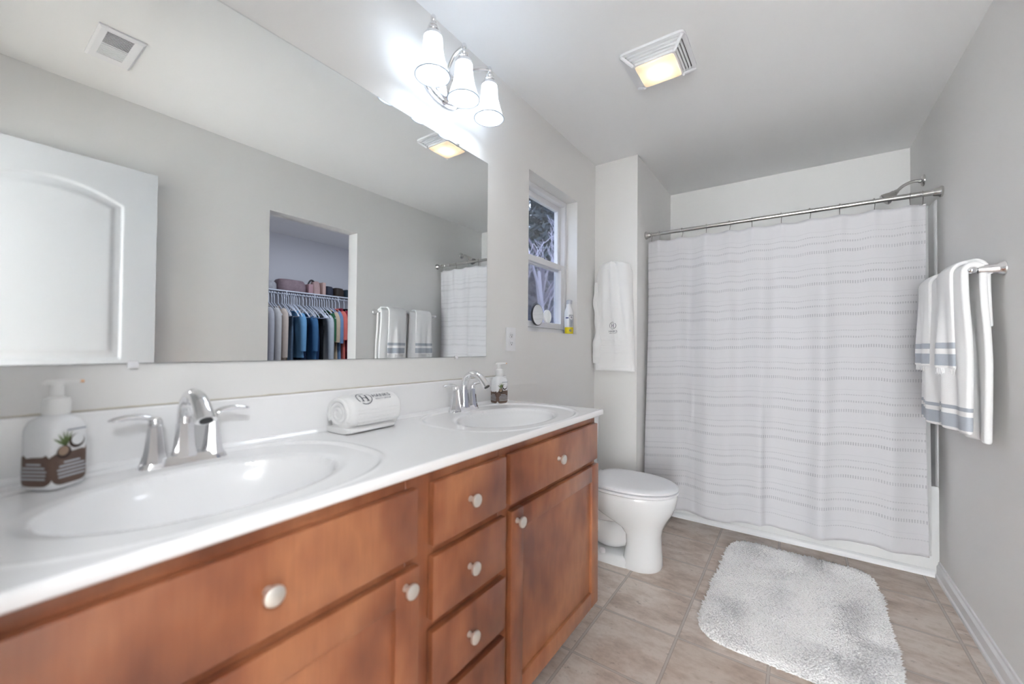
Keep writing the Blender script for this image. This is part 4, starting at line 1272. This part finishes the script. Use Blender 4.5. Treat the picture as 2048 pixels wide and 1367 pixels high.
garment(2.908, 'coral pink short sleeved shirt at the far end of the closet', 'shirt', srgb(206, 112, 104), 'shirt', .92, .25, .20, .018, 15, zt=1.58)
garment(2.965, 'maroon red blouse beyond the coral shirt', 'blouse', srgb(136, 48, 66), 'blouse', .78, .40, .20, .028, 16, zt=1.59)
garment(3.035, 'black top at the far end of the closet rail', 'shirt', srgb(24, 22, 28), 'shirt', .9, .35, .20, .022, 17, zt=1.59)

# things on the shelf
SZ = wsz+.0022
def lump(name, label, cat, y0, y1, h, c, amt=.4, x0=3.44, x1=3.66, p=3.5, seed=0, scale=30):
    b = BM(); cy, cx_ = (y0+y1)/2, (x0+x1)/2
    def rg(z, k): return [v+Vector((0, 0, .006*noise.noise((v.x*9, v.y*9, seed))*k)) for v in circle((cx_, cy, z), X, Y, (x1-x0)/2*k, (y1-y0)/2*k, 32, p)]
    loft(b, [rg(SZ, .92), rg(SZ+h*.2, 1.0), rg(SZ+h*.7, .98), rg(SZ+h*.93, .85), rg(SZ+h, .5)])
    return single(name, b, mat('stuff_%d' % len(MATS), c, .7, noise_amt=amt, noise_scale=scale), label, cat, 'things on the closet shelf', origin=(cx_, cy, SZ))
lump('folded_blanket', 'white patterned folded blanket at the doorway end of the closet shelf', 'blanket', 1.93, 2.15, .10, srgb(190, 190, 196), .6, seed=1, scale=45)
lump('quilted_bag', 'long mauve floral bag lying on the closet shelf', 'bag', 2.155, 2.475, .145, srgb(150, 128, 136), .55, seed=2, scale=24)
b = BM(); add_box(b, 3.45, 3.60, 2.482, 2.535, SZ, SZ+.115, .003); single('storage_box', b, mat('pink_card', srgb(178, 142, 148), .7, noise_amt=.2, noise_scale=60), 'small pink box beside the mauve floral bag', 'box', 'things on the closet shelf', origin=(3.52, 2.51, SZ))
hb = thing('handbag', 'pale pink woven handbag with dark handle in the middle of the closet shelf', 'bag', (3.53, 2.60, SZ), 0, 'things on the closet shelf')
b = BM(); loft(b, [circle((0, 0, z), X, Y, .06*k, .045*k2, 28, 4) for z, k, k2 in ((0, 1, 1), (.08, .95, 1), (.14, .7, .95), (.165, .4, .8))]); part('bag_body', b, mat('pink_weave', srgb(190, 160, 158), .8, noise_amt=.3, noise_scale=90), hb, world=False)
b = BM(); tube(b, [(-.02, .055*math.cos(a)-.05, .03+.14*math.sin(a)) for a in [PI*i/16 for i in range(17)]], .010, 8); part('handle', b, mat('dark_strap', srgb(46, 42, 46), .6), hb, world=False)
b = BM(); add_box(b, 3.45, 3.58, 2.652, 2.690, SZ, SZ+.155, .002); single('book', b, mat('pink_cover', srgb(196, 166, 158), .6, noise_amt=.1), 'upright pinkish book between the woven handbag and dark handbag', 'book', 'things on the closet shelf', origin=(3.51, 2.67, SZ))
lump('handbag', 'dark navy shiny handbag on the closet shelf', 'bag', 2.70, 2.80, .125, srgb(52, 56, 76), .7, seed=5, scale=20)
lump('handbag', 'dark brown handbag right of the navy handbag', 'bag', 2.81, 2.945, .120, srgb(52, 40, 34), .5, seed=6)
lump('handbag', 'dark teal handbag at the far end of the closet shelf', 'bag', 2.955, 3.12, .115, srgb(38, 58, 70), .4, seed=7)

# fill lamps added to the closet and bedroom ceilings to brighten the rooms
def fill_lamp(name, label, x, y, energy, color):
    t = thing(name, label, 'ceiling light', (x, y, H))
    b = BM(); lathe(b, [(.15, 0), (.15, -.02), (.14, -.022)], (x, y, H-.0005), 'z', 40); part('lamp_pan', b, brushed, t)
    ld_ = bpy.data.lights.new(name+'_light', 'AREA'); ld_.shape = 'DISK'; ld_.size = .26; ld_.energy = energy; ld_.color = color
    lo = bpy.data.objects.new('lamp_disc', ld_); COL.objects.link(lo); lo.parent = t; lo.location = (0, 0, -.026)
fill_lamp('closet_fill_lamp', 'added round fill lamp on the closet ceiling', 2.35, 2.45, CLOSET_W, (.82, .88, 1.0))
fill_lamp('bedroom_fill_lamp', 'added round fill lamp in the unseen bedroom behind the doorway', 2.3, -0.55, BEDROOM_W, (.92, .96, 1.0))
# added window with a fill light, in the unseen bedroom's far wall
bw = bpy.data.objects.new('window_fill', None); COL.objects.link(bw); bw['kind'] = 'structure'; bw.location = (1.4, -3.39, 1.45)
bm = BM(); frame_ring(bm, 0.28, 2.52, 0.02, 2.15, .06, 0, .04)
for v in bm.verts: v.co = Vector((v.co.y, -3.399+v.co.x, v.co.z))
bm.transform(Matrix.Translation((-1.4, 3.39, -1.45))); struct('window_frame', bm, vinyl, bw)
ld_ = bpy.data.lights.new('bedroom_window_fill', 'AREA'); ld_.shape = 'RECTANGLE'; ld_.size = 2.1; ld_.size_y = 2.0; ld_.energy = BEDROOM_WINDOW_FILL; ld_.color = (.9, .95, 1.0)
lo = bpy.data.objects.new('bedroom_window_fill', ld_); COL.objects.link(lo); lo.parent = bw; lo.location = (0, .03, -.365); lo.rotation_euler = (-PI/2, 0, 0)

# ================================================================== outdoors
gm = mat('lawn', srgb(86, 92, 78), .95, noise_amt=.4, noise_scale=3)
bm = BM(); add_box(bm, -40, -0.5, -8, 45, -.9, -.8); struct('ground_outside', bm, gm)
def bare_tree(x, y, h, seed, label, color):
    r = random.Random(seed)
    t = thing('bare_tree', label, 'tree', (x, y, -.8), 0, 'bare trees outside the window')
    tr, br = BM(), BM()
    def grow(b, p, d, L, rad, depth):
        P = [p]; q = p.copy()
        for k in range(4):
            d = (d+Vector((r.uniform(-.18, .18), r.uniform(-.18, .18), r.uniform(-.02, .14)))).normalized()
            q = q+d*(L/4); P.append(q.copy())
        tube(b, P, [max(.007, rad*(1-.13*i)) for i in range(5)], 5)
        if depth > 0:
            for k in range(4 if depth > 1 else 3):
                a = r.uniform(0, 2*PI); s = P[r.randint(2, 4)]
                nd = (d*.8+Vector((math.cos(a), math.sin(a), r.uniform(.1, .6)))*.8).normalized()
                grow(br, s, nd, L*r.uniform(.38, .6), rad*.45, depth-1)
    grow(tr, Vector((0, 0, 0)), Z.copy(), h, h*.022, 4)
    part('trunk', tr, color, t, world=False); part('branches', br, color, t, world=False)
bark1 = mat('pale_bark', srgb(186, 182, 200), .9, noise_amt=.3, noise_scale=8)
bark2 = mat('dark_bark', srgb(120, 114, 132), .9, noise_amt=.3, noise_scale=8)
bare_tree(-3.22, 7.7, 3.9, 3, 'pale bare tree closest outside the window', bark1)
bare_tree(-4.55, 9.4, 4.2, 8, 'bare tree just behind the pale one outside the window', bark2)
bare_tree(-5.0, 10.9, 4.2, 12, 'bare tree deepest among the bare trees outside the window', bark1)

def evergreen(x, y, h, rad, seed, label):
    r = random.Random(seed)
    t = thing('evergreen_tree', label, 'tree', (x, y, -.8), 0, 'evergreens outside the window')
    b = BM(); tube(b, [(0, 0, 0), (0, 0, h*.9)], [.14, .03], 6); part('trunk', b, bark2, t, world=False)
    b = BM()
    for i in range(5200):
        z = h*(.04+.96*r.random()**.9); a = r.uniform(0, 2*PI); rr = rad*(1-z/h*.85)*math.sqrt(r.random())
        p = Vector((rr*math.cos(a), rr*math.sin(a), z)); s = r.uniform(.10, .24)
        u = Vector((r.uniform(-1, 1), r.uniform(-1, 1), r.uniform(-.6, .6))).normalized(); w = u.cross(Vector((r.uniform(-1, 1), r.uniform(-1, 1), r.uniform(-1, 1)))).normalized()
        vs = [b.verts.new(p+u*s*c+w*s*.35*e) for c, e in ((-1, 0), (0, -1), (1, 0), (0, 1))]; b.faces.new(vs)
    part('foliage', b, mat('evergreen_leaf', srgb(74, 86, 94), .9, noise_amt=.4, noise_scale=2), t, world=False, smooth=False)
evergreen(-6.3, 12.8, 8.5, 1.7, 21, 'dark evergreen straight behind the bare trees outside the window')
evergreen(-9.9, 12.2, 8.0, 1.6, 22, 'dark evergreen left of the bare trees outside the window')
evergreen(-2.6, 13.6, 8.0, 1.6, 23, 'dark evergreen right of the bare trees outside the window')
evergreen(-7.4, 16.6, 9.5, 1.9, 24, 'tall dark evergreen farthest from the window')
evergreen(-8.6, 14.4, 13.0, 2.3, 25, 'dark evergreen behind and left of the nearest evergreen outside the window')
evergreen(-4.9, 15.4, 8.5, 1.7, 26, 'dark evergreen behind and right of the nearest evergreen outside the window')
